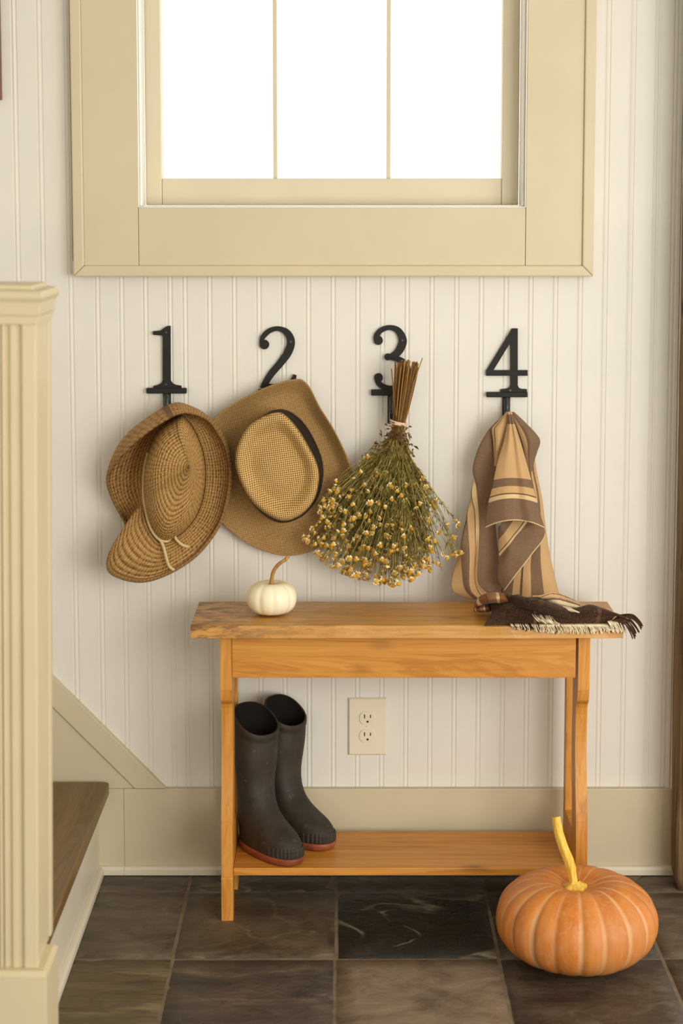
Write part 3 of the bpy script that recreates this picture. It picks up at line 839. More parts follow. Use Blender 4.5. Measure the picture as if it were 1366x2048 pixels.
# white mini pumpkin on the bench
WR, WH = 0.0505, 0.0345
wx = atz(543, 1195, ztop + 0.034).x
wc = Vector((wx, atz(543, 1195, ztop + 0.034).y, ztop + WH * 0.985))
wp = thing('white_pumpkin', (wc.x, wc.y, ztop), 'small cream white pumpkin with a curled tan stem on the bench top', 'pumpkin')
v, f, uv = pumpkin_data(WR, WH, 9, 0.055, 0.30, 8, 140, 32, 0.03, 0.16)
M['white_skin'] = pumpkin_mat('pumpkin_white_skin', L(228, 212, 166), L(240, 228, 192), L(246, 238, 210), 0.4)
mesh_obj('body', [p + wc for p in v], f, M['white_skin'], wp, smooth=True, uvs=uv)
M['stem_t'] = stem_mat('pumpkin_stem_tan', L(142, 98, 44), L(190, 146, 82))
path = spline([wc + Vector((0, 0, WH * 0.62)), at(544, 1156, wc.y), at(548, 1141, wc.y), at(558, 1128, wc.y - 0.004), at(570, 1120, wc.y - 0.004), at(577, 1112, wc.y - 0.002)], 5)
rad = [0.0068, 0.006, 0.0052, 0.0046, 0.0042] + [0.0038] * 10 + [0.0034] * (len(path) - 15)
tube('stem', path, rad, M['stem_t'], wp, 12)

# ------------------------------------------------------------------ rubber boots
q = NT('boot_rubber', 0.62, 0.35)
v = q.coord()
n1 = q.noise(v, 16, 5, 0.65); n2 = q.noise(q.mapped(v, (1, 1, 1.5)), 60, 4, 0.7)
c = q.ramp(n1, [(0.35, L(42, 36, 29)), (0.65, L(60, 52, 42))])
c = q.mix(q.math('MULTIPLY', q.ramp(n2, [(0.62, G1), (0.74, W1)]), 0.35), c, L(124, 108, 84))
q.color(c); q.bump(n2, 0.15, 0.001); M['rubber'] = q.m
M['lining'] = simple('boot_lining', (0.012, 0.010, 0.008, 1), 0.9, 0.1)
q = NT('boot_sole_red', 0.55, 0.3); q.color(q.ramp(q.noise(q.coord(), 40, 4), [(0.35, L(122, 62, 38)), (0.65, L(158, 86, 56))])); M['sole'] = q.m
def boot(px_heel, py_heel, ang, ln, lab, lean=(0, 0), hgt=0.31, sw=0.0435):
    base = atz(px_heel, py_heel, shz1)
    ca, sa = math.cos(ang), math.sin(ang)
    root = thing('rubber_boot', (base.x, base.y, shz1), lab, 'boot', 'pair of rubber boots on the bench shelf')
    def W(a_, b_, z):                         # a forward from the heel, b to the boot's left
        k = z / hgt
        return Vector((base.x + ca * a_ - sa * b_ + lean[0] * k, base.y + sa * a_ + ca * b_ + lean[1] * k, shz1 + z))
    NA = 48
    def ring(z, back, front, hw_b, hw_f, tilt=0.0, inset=0.0, rib=0.0):
        out = []
        cx_ = back + (front - back) * 0.5; ra = (front - back) / 2 - inset
        for k in range(NA):
            t = 2 * math.pi * k / NA
            a_ = math.cos(t); b_ = math.sin(t)
            a2 = abs(a_) ** 0.86 * (1 if a_ >= 0 else -1); b2 = abs(b_) ** 0.86 * (1 if b_ >= 0 else -1)
            hw = (hw_b + (hw_f - hw_b) * (a2 + 1) / 2) - inset
            rr = 1.0 + (rib if k % 2 else 0)
            out.append(W(cx_ + ra * a2 * rr, hw * b2 * rr, z + tilt * -a2))
        return out
    def build(name, rings, mat, parent, cap0=True, cap1=False):
        v = [p for r_ in rings for p in r_]; f = []
        for j in range(len(rings) - 1):
            for k in range(NA): f.append((j * NA + k, j * NA + (k + 1) % NA, (j + 1) * NA + (k + 1) % NA, (j + 1) * NA + k))
        if cap0: f.append(tuple(range(NA - 1, -1, -1)))
        if cap1: f.append(tuple((len(rings) - 1) * NA + k for k in range(NA)))
        return mesh_obj(name, v, f, mat, parent, smooth=True)
    # sole: heel block, arch and toe spring
    sr_ = [ring(0.0, 0.002, ln - 0.010, 0.030, 0.037), ring(0.004, -0.002, ln - 0.001, 0.032, 0.0405), ring(0.012, -0.003, ln + 0.003, 0.033, 0.042), ring(0.0165, -0.003, ln + 0.003, 0.033, 0.042), ring(0.0168, 0.004, ln - 0.006, 0.028, 0.037)]
    build('sole', sr_, M['sole'], root)
    b_, fr_ = -0.001, ln
    pr = [ (0.0155, b_, ln - 0.001, 0.032, 0.0405), (0.030, b_, ln - 0.001, 0.0325, 0.041), (0.040, b_ - 0.001, ln - 0.006, 0.033, 0.0405),
           (0.052, b_ - 0.001, ln - 0.020, 0.034, 0.039), (0.064, b_, ln - 0.044, 0.035, 0.036), (0.076, b_ + 0.001, ln - 0.066, 0.036, 0.034),
           (0.092, b_ + 0.003, ln - 0.086, 0.037, 0.034), (0.115, b_ + 0.005, ln - 0.100, 0.038, 0.036), (0.145, b_ + 0.005, ln - 0.105, 0.040, 0.039),
           (0.180, b_ + 0.003, ln - 0.103, sw, sw), (0.215, b_ - 0.001, ln - 0.099, sw + .001, sw + .001), (hgt - 0.018, b_ - 0.003, ln - 0.099, sw + .002, sw + .002)]
    ctl = [Vector((z, x, y)) for z, x, y, _, _ in pr]; ctl2 = [Vector((p[3], p[4], 0)) for p in pr]
    A = spline(ctl, 3); B = spline(ctl2, 3)
    tl = lambda z: 0.024 * max(0, (z - 0.10) / (hgt - 0.10)) ** 2
    rings = [ring(a.x, a.y, a.z, b.x, b.y, tl(a.x)) for a, b in zip(A, B)]
    zt, bk, fr2 = hgt, b_ - 0.003, ln - 0.099
    rings += [ring(hgt - 0.0165, bk - 0.0010, fr2 + 0.0010, sw + .003, sw + .003, tl(hgt - .0165)), ring(hgt - 0.002, bk - 0.0010, fr2 + 0.0010, sw + .003, sw + .003, tl(hgt)),
              ring(hgt, bk, fr2, sw + .002, sw + .002, tl(hgt)), ring(hgt - 0.001, bk, fr2, sw + .002, sw + .002, tl(hgt), 0.003)]
    build('upper', rings, M['rubber'], root, False)
    ins = [ring(hgt - 0.001, bk, fr2, sw + .002, sw + .002, tl(hgt), 0.003), ring(0.20, bk, fr2, sw, sw, tl(0.20), 0.004), ring(0.14, b_ + .005, ln - 0.105, 0.040, 0.039, 0, 0.005), ring(0.09, b_ + .005, ln - 0.09, 0.037, 0.034, 0, 0.005)]
    build('lining', ins, M['lining'], root, False, True)
    # ribbed toe guard
    N2 = 34; gv, gf = [], []
    for k in range(N2 * 2 + 1):
        t = -1.25 + 2.5 * k / (N2 * 2)
        for z, d in ((0.0165, 0.0006), (0.020, 0.0012), (0.032, 0.0010), (0.036, -0.0004)):
            a_ = math.cos(t); bb_ = math.sin(t)
            a2 = abs(a_) ** 0.86; b2 = abs(bb_) ** 0.86 * (1 if bb_ >= 0 else -1)
            hw = 0.0325 + (0.041 - 0.0325) * (a2 + 1) / 2
            cx_ = (b_ + ln) / 2; ra = (ln - b_) / 2
            dd = d + (0.0006 if (k // 2) % 2 else -0.0005)
            if z > 0.034: dd -= 0.0008
            gv.append(W(cx_ + (ra + dd) * a2, (hw + dd) * b2, z))
    for k in range(N2 * 2):
        for j in range(3): gf.append((k * 4 + j, k * 4 + 4 + j, k * 4 + 5 + j, k * 4 + 1 + j))
    mesh_obj('toe_guard', gv, gf, M['rubber'], root)
    return root
boot(487, 1685, math.radians(-50), 0.178, 'dark grey rubber boot in front, beside the left end of the bench', (0.004, 0.004), 0.268)
boot(538, 1664, math.radians(-40), 0.170, 'dark grey rubber boot standing behind its twin, toe to the right', (0.010, 0.010), 0.264)

# ------------------------------------------------------------------ straw hats
def straw(name, cols, su, sv, mode='uv', bump=0.9, rnd_=0.35, rough=0.6, dist=0.003):
    q = NT(name, rough, 0.3)
    if mode == 'uv':
        v = q.mapped(q.coord('UV'), (su, sv, 1))
        vo = q.n('ShaderNodeTexVoronoi', {'Vector': v, 'Scale': 1.0, 'Randomness': rnd_}, voronoi_dimensions='2D').outputs['Distance']
        h = q.math('SUBTRACT', 1.0, vo)
        rows = q.math('ABSOLUTE', q.math('SINE', q.math('MULTIPLY', q.xyz(v)['Y'], math.pi)))
        h = q.math('ADD', q.math('MULTIPLY', h, 0.6), q.math('MULTIPLY', rows, 0.4))
    else:
        v = q.n('ShaderNodeVectorMath', {0: q.coord(), 1: q.n('ShaderNodeVectorMath', {0: q.n('ShaderNodeTexNoise', {'Vector': q.coord(), 'Scale': 14.0}).outputs['Color'], 1: (0.006, 0.006, 0.006)}, operation='MULTIPLY').outputs[0]}, operation='ADD').outputs[0]
        x = q.xyz(q.mapped(v, (1, 1, 1), rot=(0, 0.12, 0)))
        sx_ = q.math('ABSOLUTE', q.math('SINE', q.math('MULTIPLY', x['X'], math.pi / su)))
        sz_ = q.math('ABSOLUTE', q.math('SINE', q.math('MULTIPLY', x['Z'], math.pi / sv)))
        h = q.math('POWER', q.math('MULTIPLY', q.math('POWER', sx_, 0.5), q.math('POWER', sz_, 0.5)), 0.8)
        h = q.math('SUBTRACT', 1.0, q.math('MULTIPLY', q.math('SUBTRACT', 1.0, sx_), 0.0)) if False else q.math('MAXIMUM', q.math('POWER', sx_, 1.5), q.math('POWER', sz_, 1.5))
    fib = q.noise(q.coord(), 260, 3, 0.7)
    big = q.noise(q.coord(), 18, 3)
    f = q.math('ADD', q.math('MULTIPLY', h, 0.75), q.math('ADD', q.math('MULTIPLY', fib, 0.30), q.math('MULTIPLY', big, 0.12)))
    q.color(q.ramp(f, cols)); q.bump(q.math('ADD', h, q.math('MULTIPLY', fib, 0.5)), bump, dist)
    return q.m
CRO = [(0.40, L(88, 60, 28)), (0.66, L(170, 128, 72)), (0.92, L(214, 176, 114))]
CRB = [(0.40, L(84, 57, 26)), (0.66, L(158, 117, 64)), (0.92, L(202, 162, 102))]
M['crochet_crown'] = straw('crocheted_raffia_crown', CRO, 70, 22, bump=1.0)
M['crochet_brim'] = straw('crocheted_raffia_brim', CRB, 125, 21, bump=1.0)
ZA = lambda x, y: (200 + x * 0.205, 790 + y * 0.205)
ZB = lambda x, y: (420 + x * 0.2196, 740 + y * 0.2196)
def ringZ(Z, pts, dep=None):
    out = []
    for i, p in enumerate(pts):
        d = p[2] if len(p) > 2 else (dep[i] if isinstance(dep, (list, tuple)) else dep)
        out.append(at(*Z(p[0], p[1]), -d))
    return out
def ell(cx_, cy_, rx, ry, n=16, rot=0.0):
    o = []
    for k in range(n):
        a_ = 2 * math.pi * k / n
        x_, y_ = rx * math.sin(a_), -ry * math.cos(a_)
        o.append((cx_ + x_ * math.cos(rot) - y_ * math.sin(rot), cy_ + x_ * math.sin(rot) + y_ * math.cos(rot)))
    return o
hp = at(345, 815, -0.03)
hat1 = thing('crocheted_hat', (hp.x, -0.03, hp.z), 'brown crocheted straw hat with folded brim and cream cord on hook 1', 'hat')
base1 = [(760, 200, .060), (850, 240, .058), (940, 380, .055), (1005, 560, .052), (1030, 760, .052), (1010, 980, .054), (940, 1180, .060), (820, 1330, .072), (680, 1420, .088), (580, 1410, .095), (500, 1290, .094), (455, 1150, .086), (440, 1060, .080), (430, 980, .074), (425, 800, .066), (455, 600, .064), (560, 350, .062)]
r3 = [(x_ + (745 - x_) * 0.07, y_ + (800 - y_) * 0.07, .112 + (0.012 if 7 <= i <= 12 else 0)) for i, (x_, y_, d_) in enumerate(base1)]
r2 = [(x_ + (790 - x_) * 0.30, y_ + (760 - y_) * 0.30, .143 + (0.008 if 7 <= i <= 12 else 0)) for i, (x_, y_, d_) in enumerate(base1)]
r1 = [(x_ + (850 - x_) * 0.66, y_ + (710 - y_) * 0.66, .157) for (x_, y_, d_) in base1]
r0 = [(x_ + (865 - x_) * 0.97, y_ + (700 - y_) * 0.97, .160) for (x_, y_, d_) in base1]
net = [ringZ(ZA, r) for r in (r0, r1, r2, r3, base1)]
v, f, uv, nu, nv = net_surface(net, 6, 6, True)
v.append(at(*ZA(865, 700), -0.160)); uv.append((0.5, 0)); f += [(len(v) - 1, (k + 1) % nu, k) for k in range(nu)]
solidify(mesh_obj('crown', v, f, M['crochet_crown'], hat1, smooth=True, uvs=uv), 0.003, -1)
R5 = [(740, 150, .040), (900, 200, .045), (1050, 340, .045), (1130, 540, .042), (1165, 760, .042), (1140, 1000, .044), (1060, 1230, .05), (880, 1430, .064), (680, 1570, .088), (520, 1600, .106), (380, 1520, .114), (290, 1360, .110), (318, 1180, .106), (345, 1130, .040), (260, 940, .030), (270, 680, .028), (430, 370, .030)]
R6 = [(670, 100, .07), (900, 122, .066), (1095, 260, .062), (1230, 480, .060), (1278, 760, .060), (1238, 1050, .060), (1150, 1295, .06), (940, 1560, .067), (660, 1740, .086), (400, 1810, .100), (150, 1745, .114), (82, 1625, .112), (150, 1430, .112), (262, 1290, .032), (122, 1000, .052), (84, 760, .066), (250, 405, .070)]
R7 = [(720, 205, .132), (900, 187, .108), (1070, 275, .082), (1208, 490, .070), (1258, 760, .067), (1222, 1050, .065), (1138, 1285, .065), (935, 1550, .070), (655, 1732, .089), (400, 1802, .103), (158, 1735, .117), (90, 1618, .115), (156, 1430, .115), (262, 1284, .036), (132, 1000, .062), (112, 745, .090), (390, 425, .138)]
R65 = [((a[0] + b[0]) / 2 - (0.16 * (b[0] - a[0])), (a[1] + b[1]) / 2 - 0.16 * (b[1] - a[1]), (a[2] + b[2]) / 2 + 0.006) for a, b in zip(R6, R7)]
net = [ringZ(ZA, r) for r in (base1, R5, R6, R65, R7)]
v, f, uv, nu, nv = net_surface(net, 6, 6, True)
solidify(mesh_obj('brim', v, f, M['crochet_brim'], hat1, smooth=True, uvs=uv), 0.0035, 0)
M['cord'] = None
q = NT('cream_cord', 0.8, 0.2); q.color(L(214, 194, 142)); q.bump(q.n('ShaderNodeTexWave', {'Vector': q.mapped(q.coord(), (1, 1, 1), rot=(0.6, 0.5, 0.4)), 'Scale': 170.0}).outputs['Fac'], 0.6, 0.001); M['cord'] = q.m
def cordpts(pts, off=0.005): return spline([at(*ZA(x_, y_), -(d_ + off)) for x_, y_, d_ in pts], 5)
tube('cord', cordpts([(470, 560, .072), (438, 700, .070), (424, 850, .072), (426, 1000, .080), (450, 1150, .092), (490, 1290, .100), (545, 1380, .103), (592, 1422, .104), (625, 1500, .104), (650, 1600, .104), (675, 1670, .100), (722, 1708, .098)]), 0.0030, M['cord'], hat1, 10)
tube('cord_end', cordpts([(590, 1418, .104), (660, 1425, .094), (715, 1368, .098), (745, 1410, .092), (800, 1460, .086), (868, 1482, .082)]), 0.0030, M['cord'], hat1, 10)

# fedora
FED = [(0.40, L(98, 68, 30)), (0.72, L(188, 146, 84)), (1.0, L(222, 186, 122))]
FBR = [(0.40, L(104, 74, 38)), (0.74, L(166, 126, 74)), (1.0, L(206, 166, 108))]
M['weave_crown'] = straw('woven_straw_crown', FED, 0.0042, 0.0042, 'obj', 0.9, dist=0.002)
M['weave_side'] = straw('woven_straw_side', FED, 130, 40, 'uv', 0.8, 0.5, dist=0.002)
M['weave_brim'] = straw('woven_straw_brim', FBR, 0.0030, 0.0030, 'obj', 0.8, dist=0.002)
M['ribbon'] = simple('black_ribbon', (0.012, 0.011, 0.012, 1), 0.6, 0.3, 0.2, 500)
hp = at(575, 770, -0.03)
hat2 = thing('straw_fedora', (hp.x, -0.03, hp.z), 'woven straw fedora with black ribbon band on hook 2', 'hat')
FB = [(620, 362), (740, 388), (850, 480), (940, 620), (1015, 800), (1030, 950), (985, 1150), (860, 1312), (700, 1385), (560, 1362), (420, 1250), (315, 1080), (268, 880), (278, 700), (355, 540), (485, 420)]
FT = [(612, 384), (695, 420), (795, 535), (890, 690), (970, 850), (992, 1000), (948, 1180), (840, 1312), (690, 1374), (555, 1338), (398, 1220), (288, 1050), (230, 860), (248, 690), (340, 520), (470, 428)]
def lerp2(A, B, t): return [(a[0] + (b[0] - a[0]) * t, a[1] + (b[1] - a[1]) * t) for a, b in zip(A, B)]
def toC(A, t, c_=(620, 880)): return [(a[0] + (c_[0] - a[0]) * t, a[1] + (c_[1] - a[1]) * t) for a in A]
wd = lambda pts, d: [(x_, y_, d) for x_, y_ in pts]
net = [ringZ(ZB, wd(lerp2(FB, FT, .90), .096)), ringZ(ZB, wd(lerp2(FB, FT, .96), .103)), ringZ(ZB, wd(lerp2(FB, FT, 1.0), .110)), ringZ(ZB, wd(toC(FT, .015), .116))]
v, f, uv, nu, nv = net_surface(net, 6, 5, True)
mesh_obj('crown_side', v, f, M['weave_side'], hat2, smooth=True, uvs=uv)
net = [ringZ(ZB, wd(toC(FT, .015), .116)), ringZ(ZB, wd(toC(FT, .06), .1235)), ringZ(ZB, wd(toC(FT, .16), .123)), ringZ(ZB, wd(toC(FT, .27), .113)), ringZ(ZB, wd(toC(FT, .36), .106)), ringZ(ZB, wd(toC(FT, .5), .108)), ringZ(ZB, wd(toC(FT, .72), .113)), ringZ(ZB, wd(toC(FT, .97), .115))]
v, f, uv, nu, nv = net_surface(net, 6, 4, True)
v.append(at(*ZB(620, 880), -0.115)); uv.append((0, 0)); f += [(len(v) - 1, (nv - 1) * nu + k, (nv - 1) * nu + (k + 1) % nu) for k in range(nu)]
mesh_obj('crown_tip', v, f, M['weave_crown'], hat2, smooth=True)
o1 = lambda pts, s: [(x_ + (x_ - 640) * s, y_ + (y_ - 875) * s) for x_, y_ in pts]
net = [ringZ(ZB, wd(o1(FB, .010), .022)), ringZ(ZB, wd(o1(lerp2(FB, FT, .45), .010), .054)), ringZ(ZB, wd(o1(lerp2(FB, FT, .95), .006), .099)), ringZ(ZB, wd(o1(lerp2(FB, FT, .97), -.006), .101))]
v, f, uv, nu, nv = net_surface(net, 6, 4, True)
mesh_obj('ribbon_band', v, f, M['ribbon'], hat2, smooth=True)
BO = [(760, 88, .050), (885, 130, .052), (1000, 340, .058), (1125, 540, .058), (1250, 800, .054), (1300, 1010, .046), (1210, 1370, .038), (980, 1620, .034), (700, 1692, .032), (420, 1620, .030), (230, 1500, .028), (95, 1360, .030), (40, 1100, .036), (15, 720, .044), (40, 440, .052), (430, 195, .056)]
BM = [((a[0] * .55 + b[0] * .45), (a[1] * .55 + b[1] * .45), 0.018 + (a[2] - .03) * 0.35) for a, b in zip(BO, FB)]
net = [ringZ(ZB, wd(FB, .026)), ringZ(ZB, BM), ringZ(ZB, BO)]
v, f, uv, nu, nv = net_surface(net, 8, 8, True)
solidify(mesh_obj('brim', v, f, M['weave_brim'], hat2, smooth=True, uvs=uv), 0.0022, 0)

# ------------------------------------------------------------------ dried chamomile bunch
rnd = random.Random(11)
tie = at(797, 846, -0.062)
fb = thing('dried_flower_bunch', (tie.x, tie.y, tie.z), 'bunch of dried chamomile hanging upside down from hook 3', 'dried flowers')
def island_mat(name, stops, rough=0.7):
    q = NT(name, rough, 0.2)
    r_ = q.n('ShaderNodeNewGeometry').outputs['Random Per Island']
    n_ = q.noise(q.coord(), 90, 3)
    q.color(q.ramp(q.math('ADD', q.math('MULTIPLY', r_, 0.75), q.math('MULTIPLY', n_, 0.25)), stops)); return q.m
M['stem_brown'] = island_mat('dried_stem_brown', [(0.15, L(86, 60, 28)), (0.5, L(146, 108, 56)), (0.85, L(190, 150, 88))])
M['stem_green'] = island_mat('dried_stem_green', [(0.15, L(92, 82, 36)), (0.5, L(134, 120, 58)), (0.85, L(178, 160, 92))])
M['leaf'] = island_mat('dried_leaf', [(0.1, L(74, 62, 26)), (0.45, L(120, 106, 48)), (0.85, L(168, 150, 84))])
M['leaf_brown'] = island_mat('withered_leaf', [(0.1, L(70, 48, 24)), (0.6, L(112, 80, 42)), (0.9, L(140, 108, 62))])
M['petal'] = simple('dried_petal_cream', L(236, 222, 176), 0.7, 0.2)
q = NT('flower_disc_yellow', 0.75, 0.2); q.color(q.mix(q.n('ShaderNodeObjectInfo').outputs['Random'], L(176, 122, 22), L(220, 170, 52))); q.bump(q.noise(q.coord(), 900, 2), 0.8, 0.001); M['disc'] = q.m
M['twine'] = simple('pale_pink_twine', L(226, 196, 172), 0.8, 0.2, 0.4, 300)
# upper cut stems
mb = MB()
for i in range(64):
    a_ = rnd.uniform(0, 2 * math.pi); r_ = math.sqrt(rnd.random())
    tx = 812 + 25 * r_ * math.cos(a_) ; ty = 722 + rnd.uniform(-4, 10) + 6 * abs(math.cos(a_)) * r_
    top = at(tx, ty, -0.075 - 0.020 * r_ * math.sin(a_))
    kx = at(797 + 13 * r_ * math.cos(a_), 845, -0.062 - 0.012 * r_ * math.sin(a_))
    md = top.lerp(kx, 0.55) + Vector((rnd.uniform(-.002, .002), rnd.uniform(-.002, .002), 0))
    bot = kx + (kx - md) * 0.35
    tv, tf = tube_data(spline([top, md, kx, bot], 3), rnd.uniform(0.0011, 0.0019), 6); mb.add(tv, tf)
for (a_, b_) in (((845, 716), (826, 770)), ((826, 770), (812, 830)), ((783, 738), (791, 830))):
    tv, tf = tube_data([at(*a_, -0.085), at(*b_, -0.08)], 0.0012, 6); mb.add(tv, tf)
mesh_obj('cut_stems', mb.v, mb.f, M['stem_brown'], fb, smooth=True, kind='stuff')
# flower heads
poly = [(735, 910), (775, 935), (830, 940), (862, 975), (882, 1010), (898, 1055), (922, 1105), (885, 1132), (850, 1152), (790, 1172), (735, 1165), (690, 1150), (640, 1122), (606, 1076), (640, 1040), (640, 1005), (664, 968), (703, 935)]
def inside(x, y):
    c_ = False; n_ = len(poly)
    for i in range(n_):
        x1_, y1_ = poly[i]; x2_, y2_ = poly[(i + 1) % n_]
        if (y1_ > y) != (y2_ > y) and x < (x2_ - x1_) * (y - y1_) / (y2_ - y1_) + x1_: c_ = not c_
    return c_
def flower_mesh(seed, open_):
    rn = random.Random(seed); v, f, m = [], [], []
    r = 0.0034
    n1 = 10
    for j, (rr, zz) in enumerate(((0.55, -0.0014), (1.0, -0.0006), (1.0, 0.0012), (0.72, 0.0030), (0.34, 0.0040))):
        for k in range(n1): v.append((r * rr * math.cos(2 * math.pi * k / n1), r * rr * math.sin(2 * math.pi * k / n1), zz))
    v.append((0, 0, 0.0044))
    for j in range(4):
        for k in range(n1): f.append((j * n1 + k, j * n1 + (k + 1) % n1, (j + 1) * n1 + (k + 1) % n1, (j + 1) * n1 + k)); m.append(0)
    for k in range(n1): f.append((4 * n1 + k, 4 * n1 + (k + 1) % n1, 5 * n1)); m.append(0)
    npet = 9
    for k in range(npet):
        a_ = 2 * math.pi * (k + rn.uniform(-.2, .2)) / npet
        d = Vector((math.cos(a_), math.sin(a_), 0)); s = Vector((-math.sin(a_), math.cos(a_), 0))
        ln = 0.0036 * rn.uniform(0.75, 1.15); dr = open_ + rn.uniform(-.3, .3)
        o = len(v)
        b0 = d * (r * 0.8) + Vector((0, 0, -0.0008))
        b1 = b0 + (d * math.cos(dr) + Vector((0, 0, math.sin(dr)))) * ln * 0.55
        b2 = b0 + (d * math.cos(dr * 1.4) + Vector((0, 0, math.sin(dr * 1.4)))) * ln
        for p, w in ((b0, 0.0009), (b1, 0.0016), (b2, 0.0009)):
            v += [tuple(p + s * w), tuple(p - s * w)]
        up = Vector((0, 0, 0.0003))
        v += [tuple(Vector(v[o + t]) + up) for t in range(6)]
        f += [(o, o + 1, o + 3, o + 2), (o + 2, o + 3, o + 5, o + 4), (o + 6, o + 8, o + 9, o + 7), (o + 8, o + 10, o + 11, o + 9)]; m += [1] * 4
    me = bpy.data.meshes.new('flower_head'); me.from_pydata(v, [], f)
    me.materials.append(M['disc']); me.materials.append(M['petal'])
    me.polygons.foreach_set('material_index', m); me.update(); return me
fmeshes = [flower_mesh(s, o_) for s, o_ in ((1, -0.7), (2, 0.3), (3, -0.2), (4, -1.0), (5, 0.7))]
heads = []
tries = 0
while len(heads) < 292 and tries < 20000:
    tries += 1
    x_ = rnd.uniform(600, 925); y_ = rnd.uniform(905, 1175)
    if not inside(x_, y_): continue
    k = (y_ - 905) / 270
    if rnd.random() > 0.38 + 0.8 * k: continue
    if x_ > 862 and rnd.random() > 0.45: continue
    w = 60 + 120 * k
    xc = 797 - 25 * k
    e = max(0.0, 1 - ((x_ - xc) / (w * 1.15)) ** 2)
    dep = 0.055 + rnd.uniform(0.05, 1.0) * (0.035 + 0.055 * k) * math.sqrt(e) 
    p = at(x_, y_, -max(0.068 if x_ < 712 else (0.088 if x_ > 885 else 0.03), dep))
    if any((p - h_[0]).length < 0.0070 for h_ in heads): continue
    heads.append((p, x_, y_))
for (x_, y_) in ((610, 1077), (922, 1106), (917, 1050), (910, 1040), (735, 914), (628, 1088), (912, 1112)):
    heads.append((at(x_, y_, -0.092 if x_ > 885 else -0.074), x_, y_))
mb = MB(); lf = MB()
leafed = []
def leaflet(mbx, p, d, ln, w):
    d = d.normalized(); s = d.cross(Vector((rnd.uniform(-1, 1), -1, rnd.uniform(-1, 1)))).normalized() * w
    m_ = p + d * ln * 0.55 + Vector((0, 0, rnd.uniform(-.2, .2) * ln)); e_ = p + d * ln + Vector((0, rnd.uniform(-.3, .3) * ln, rnd.uniform(-.3, .1) * ln))
    mbx.add([p, m_ + s, e_, m_ - s], [(0, 1, 2, 3)])
for (p, x_, y_) in heads:
    # stem from the tie to the head; the last bit bends outward
    a0_ = rnd.uniform(0, 2 * math.pi); r_ = 0.009 * math.sqrt(rnd.random())
    k0 = tie + Vector((r_ * math.cos(a0_), r_ * math.sin(a0_) * 0.8, rnd.uniform(-.01, .004)))
    dv = p - k0
    m1 = k0 + dv * 0.30 + Vector((-dv.x * 0.14, -0.004, 0)); m2 = k0 + dv * 0.66 + Vector((-dv.x * 0.05 + rnd.uniform(-.010, .010), rnd.uniform(-.006, .012), rnd.uniform(-.008, .008)))
    pts = spline([k0, m1, m2, p], 3)
    tv, tf = tube_data(pts, [0.0011 - 0.00055 * i / (len(pts) - 1) for i in range(len(pts))], 5, False); mb.add(tv, tf)
    ax = (p - m2).normalized() * 0.55 + Vector((rnd.uniform(-.7, .7), rnd.uniform(-1.0, 0.1), rnd.uniform(-.7, .25)))
    ax.normalize()
    o = bpy.data.objects.new('flower_head', fmeshes[rnd.choice((0, 0, 1, 2, 2, 3, 4))])
    COL.objects.link(o); o.parent = fb
    s_ = rnd.uniform(1.0, 1.42)
    o.matrix_local = Matrix.Translation(p - ORG[fb.name]) @ ax.to_track_quat('Z', 'Y').to_matrix().to_4x4() @ Matrix.Scale(s_, 4)
    for _ in range(30):
        t = rnd.uniform(0.18, 0.95) ** 0.9; i = min(int(t * (len(pts) - 1)), len(pts) - 2)
        b_ = pts[i].lerp(pts[i + 1], rnd.random())
        d = dv.normalized() + Vector((rnd.uniform(-1, 1), rnd.uniform(-1, 1), rnd.uniform(-.8, .6))) * 0.9
        leaflet(lf, b_, d, rnd.uniform(0.006, 0.018), rnd.uniform(0.0005, 0.0014))
# smaller heads packed behind the front ones, too small to pick apart
xh = MB()
n_x = 0
while n_x < 340:
    x_ = rnd.uniform(600, 925); y_ = rnd.uniform(930, 1172)
    if not inside(x_, y_) or (x_ > 862 and rnd.random() > 0.3) or rnd.random() > 0.15 + (y_ - 905) / 270: continue
    k = (y_ - 905) / 270; n_x += 1
    e = max(0.0, 1 - ((x_ - 797 + 25 * k) / ((60 + 120 * k) * 1.15)) ** 2)
    p = at(x_, y_, -max(0.066 if x_ < 712 else (0.088 if x_ > 885 else 0.03), 0.03 + rnd.uniform(0, 0.9) * (0.03 + 0.055 * k) * math.sqrt(e)))
    me_ = rnd.choice(fmeshes)
    ax = Vector((rnd.uniform(-.7, .7), rnd.uniform(-1.2, 0.1), rnd.uniform(-1, .2))).normalized()
    mt_ = Matrix.Translation(p) @ ax.to_track_quat('Z', 'Y').to_matrix().to_4x4() @ Matrix.Scale(rnd.uniform(0.7, 1.15), 4)
    o_ = len(xh.v); xh.v += [mt_ @ w_.co for w_ in me_.vertices]
    for pl in me_.polygons: xh.f.append(tuple(o_ + i_ for i_ in pl.vertices)); xh.m.append(pl.material_index)
    k0 = tie + Vector((rnd.uniform(-.008, .008), rnd.uniform(-.006, .006), 0)); dv = p - k0
    tv, tf = tube_data(spline([k0, k0 + dv * 0.35 + Vector((-dv.x * .14, 0, 0)), k0 + dv * .7 + Vector((rnd.uniform(-.01, .01), rnd.uniform(-.01, .01), rnd.uniform(-.01, .01))), p], 3), 0.0006, 4, False); mb.add(tv, tf)
mesh_obj('small_flower_heads', xh.v, xh.f, [M['disc'], M['petal']], fb, smooth=True, fmat=xh.m, kind='stuff')
mesh_obj('flower_stems', mb.v, mb.f, M['stem_green'], fb, smooth=True, kind='stuff')
mesh_obj('leaves', lf.v, lf.f, M['leaf'], fb, kind='stuff')
lb = MB()
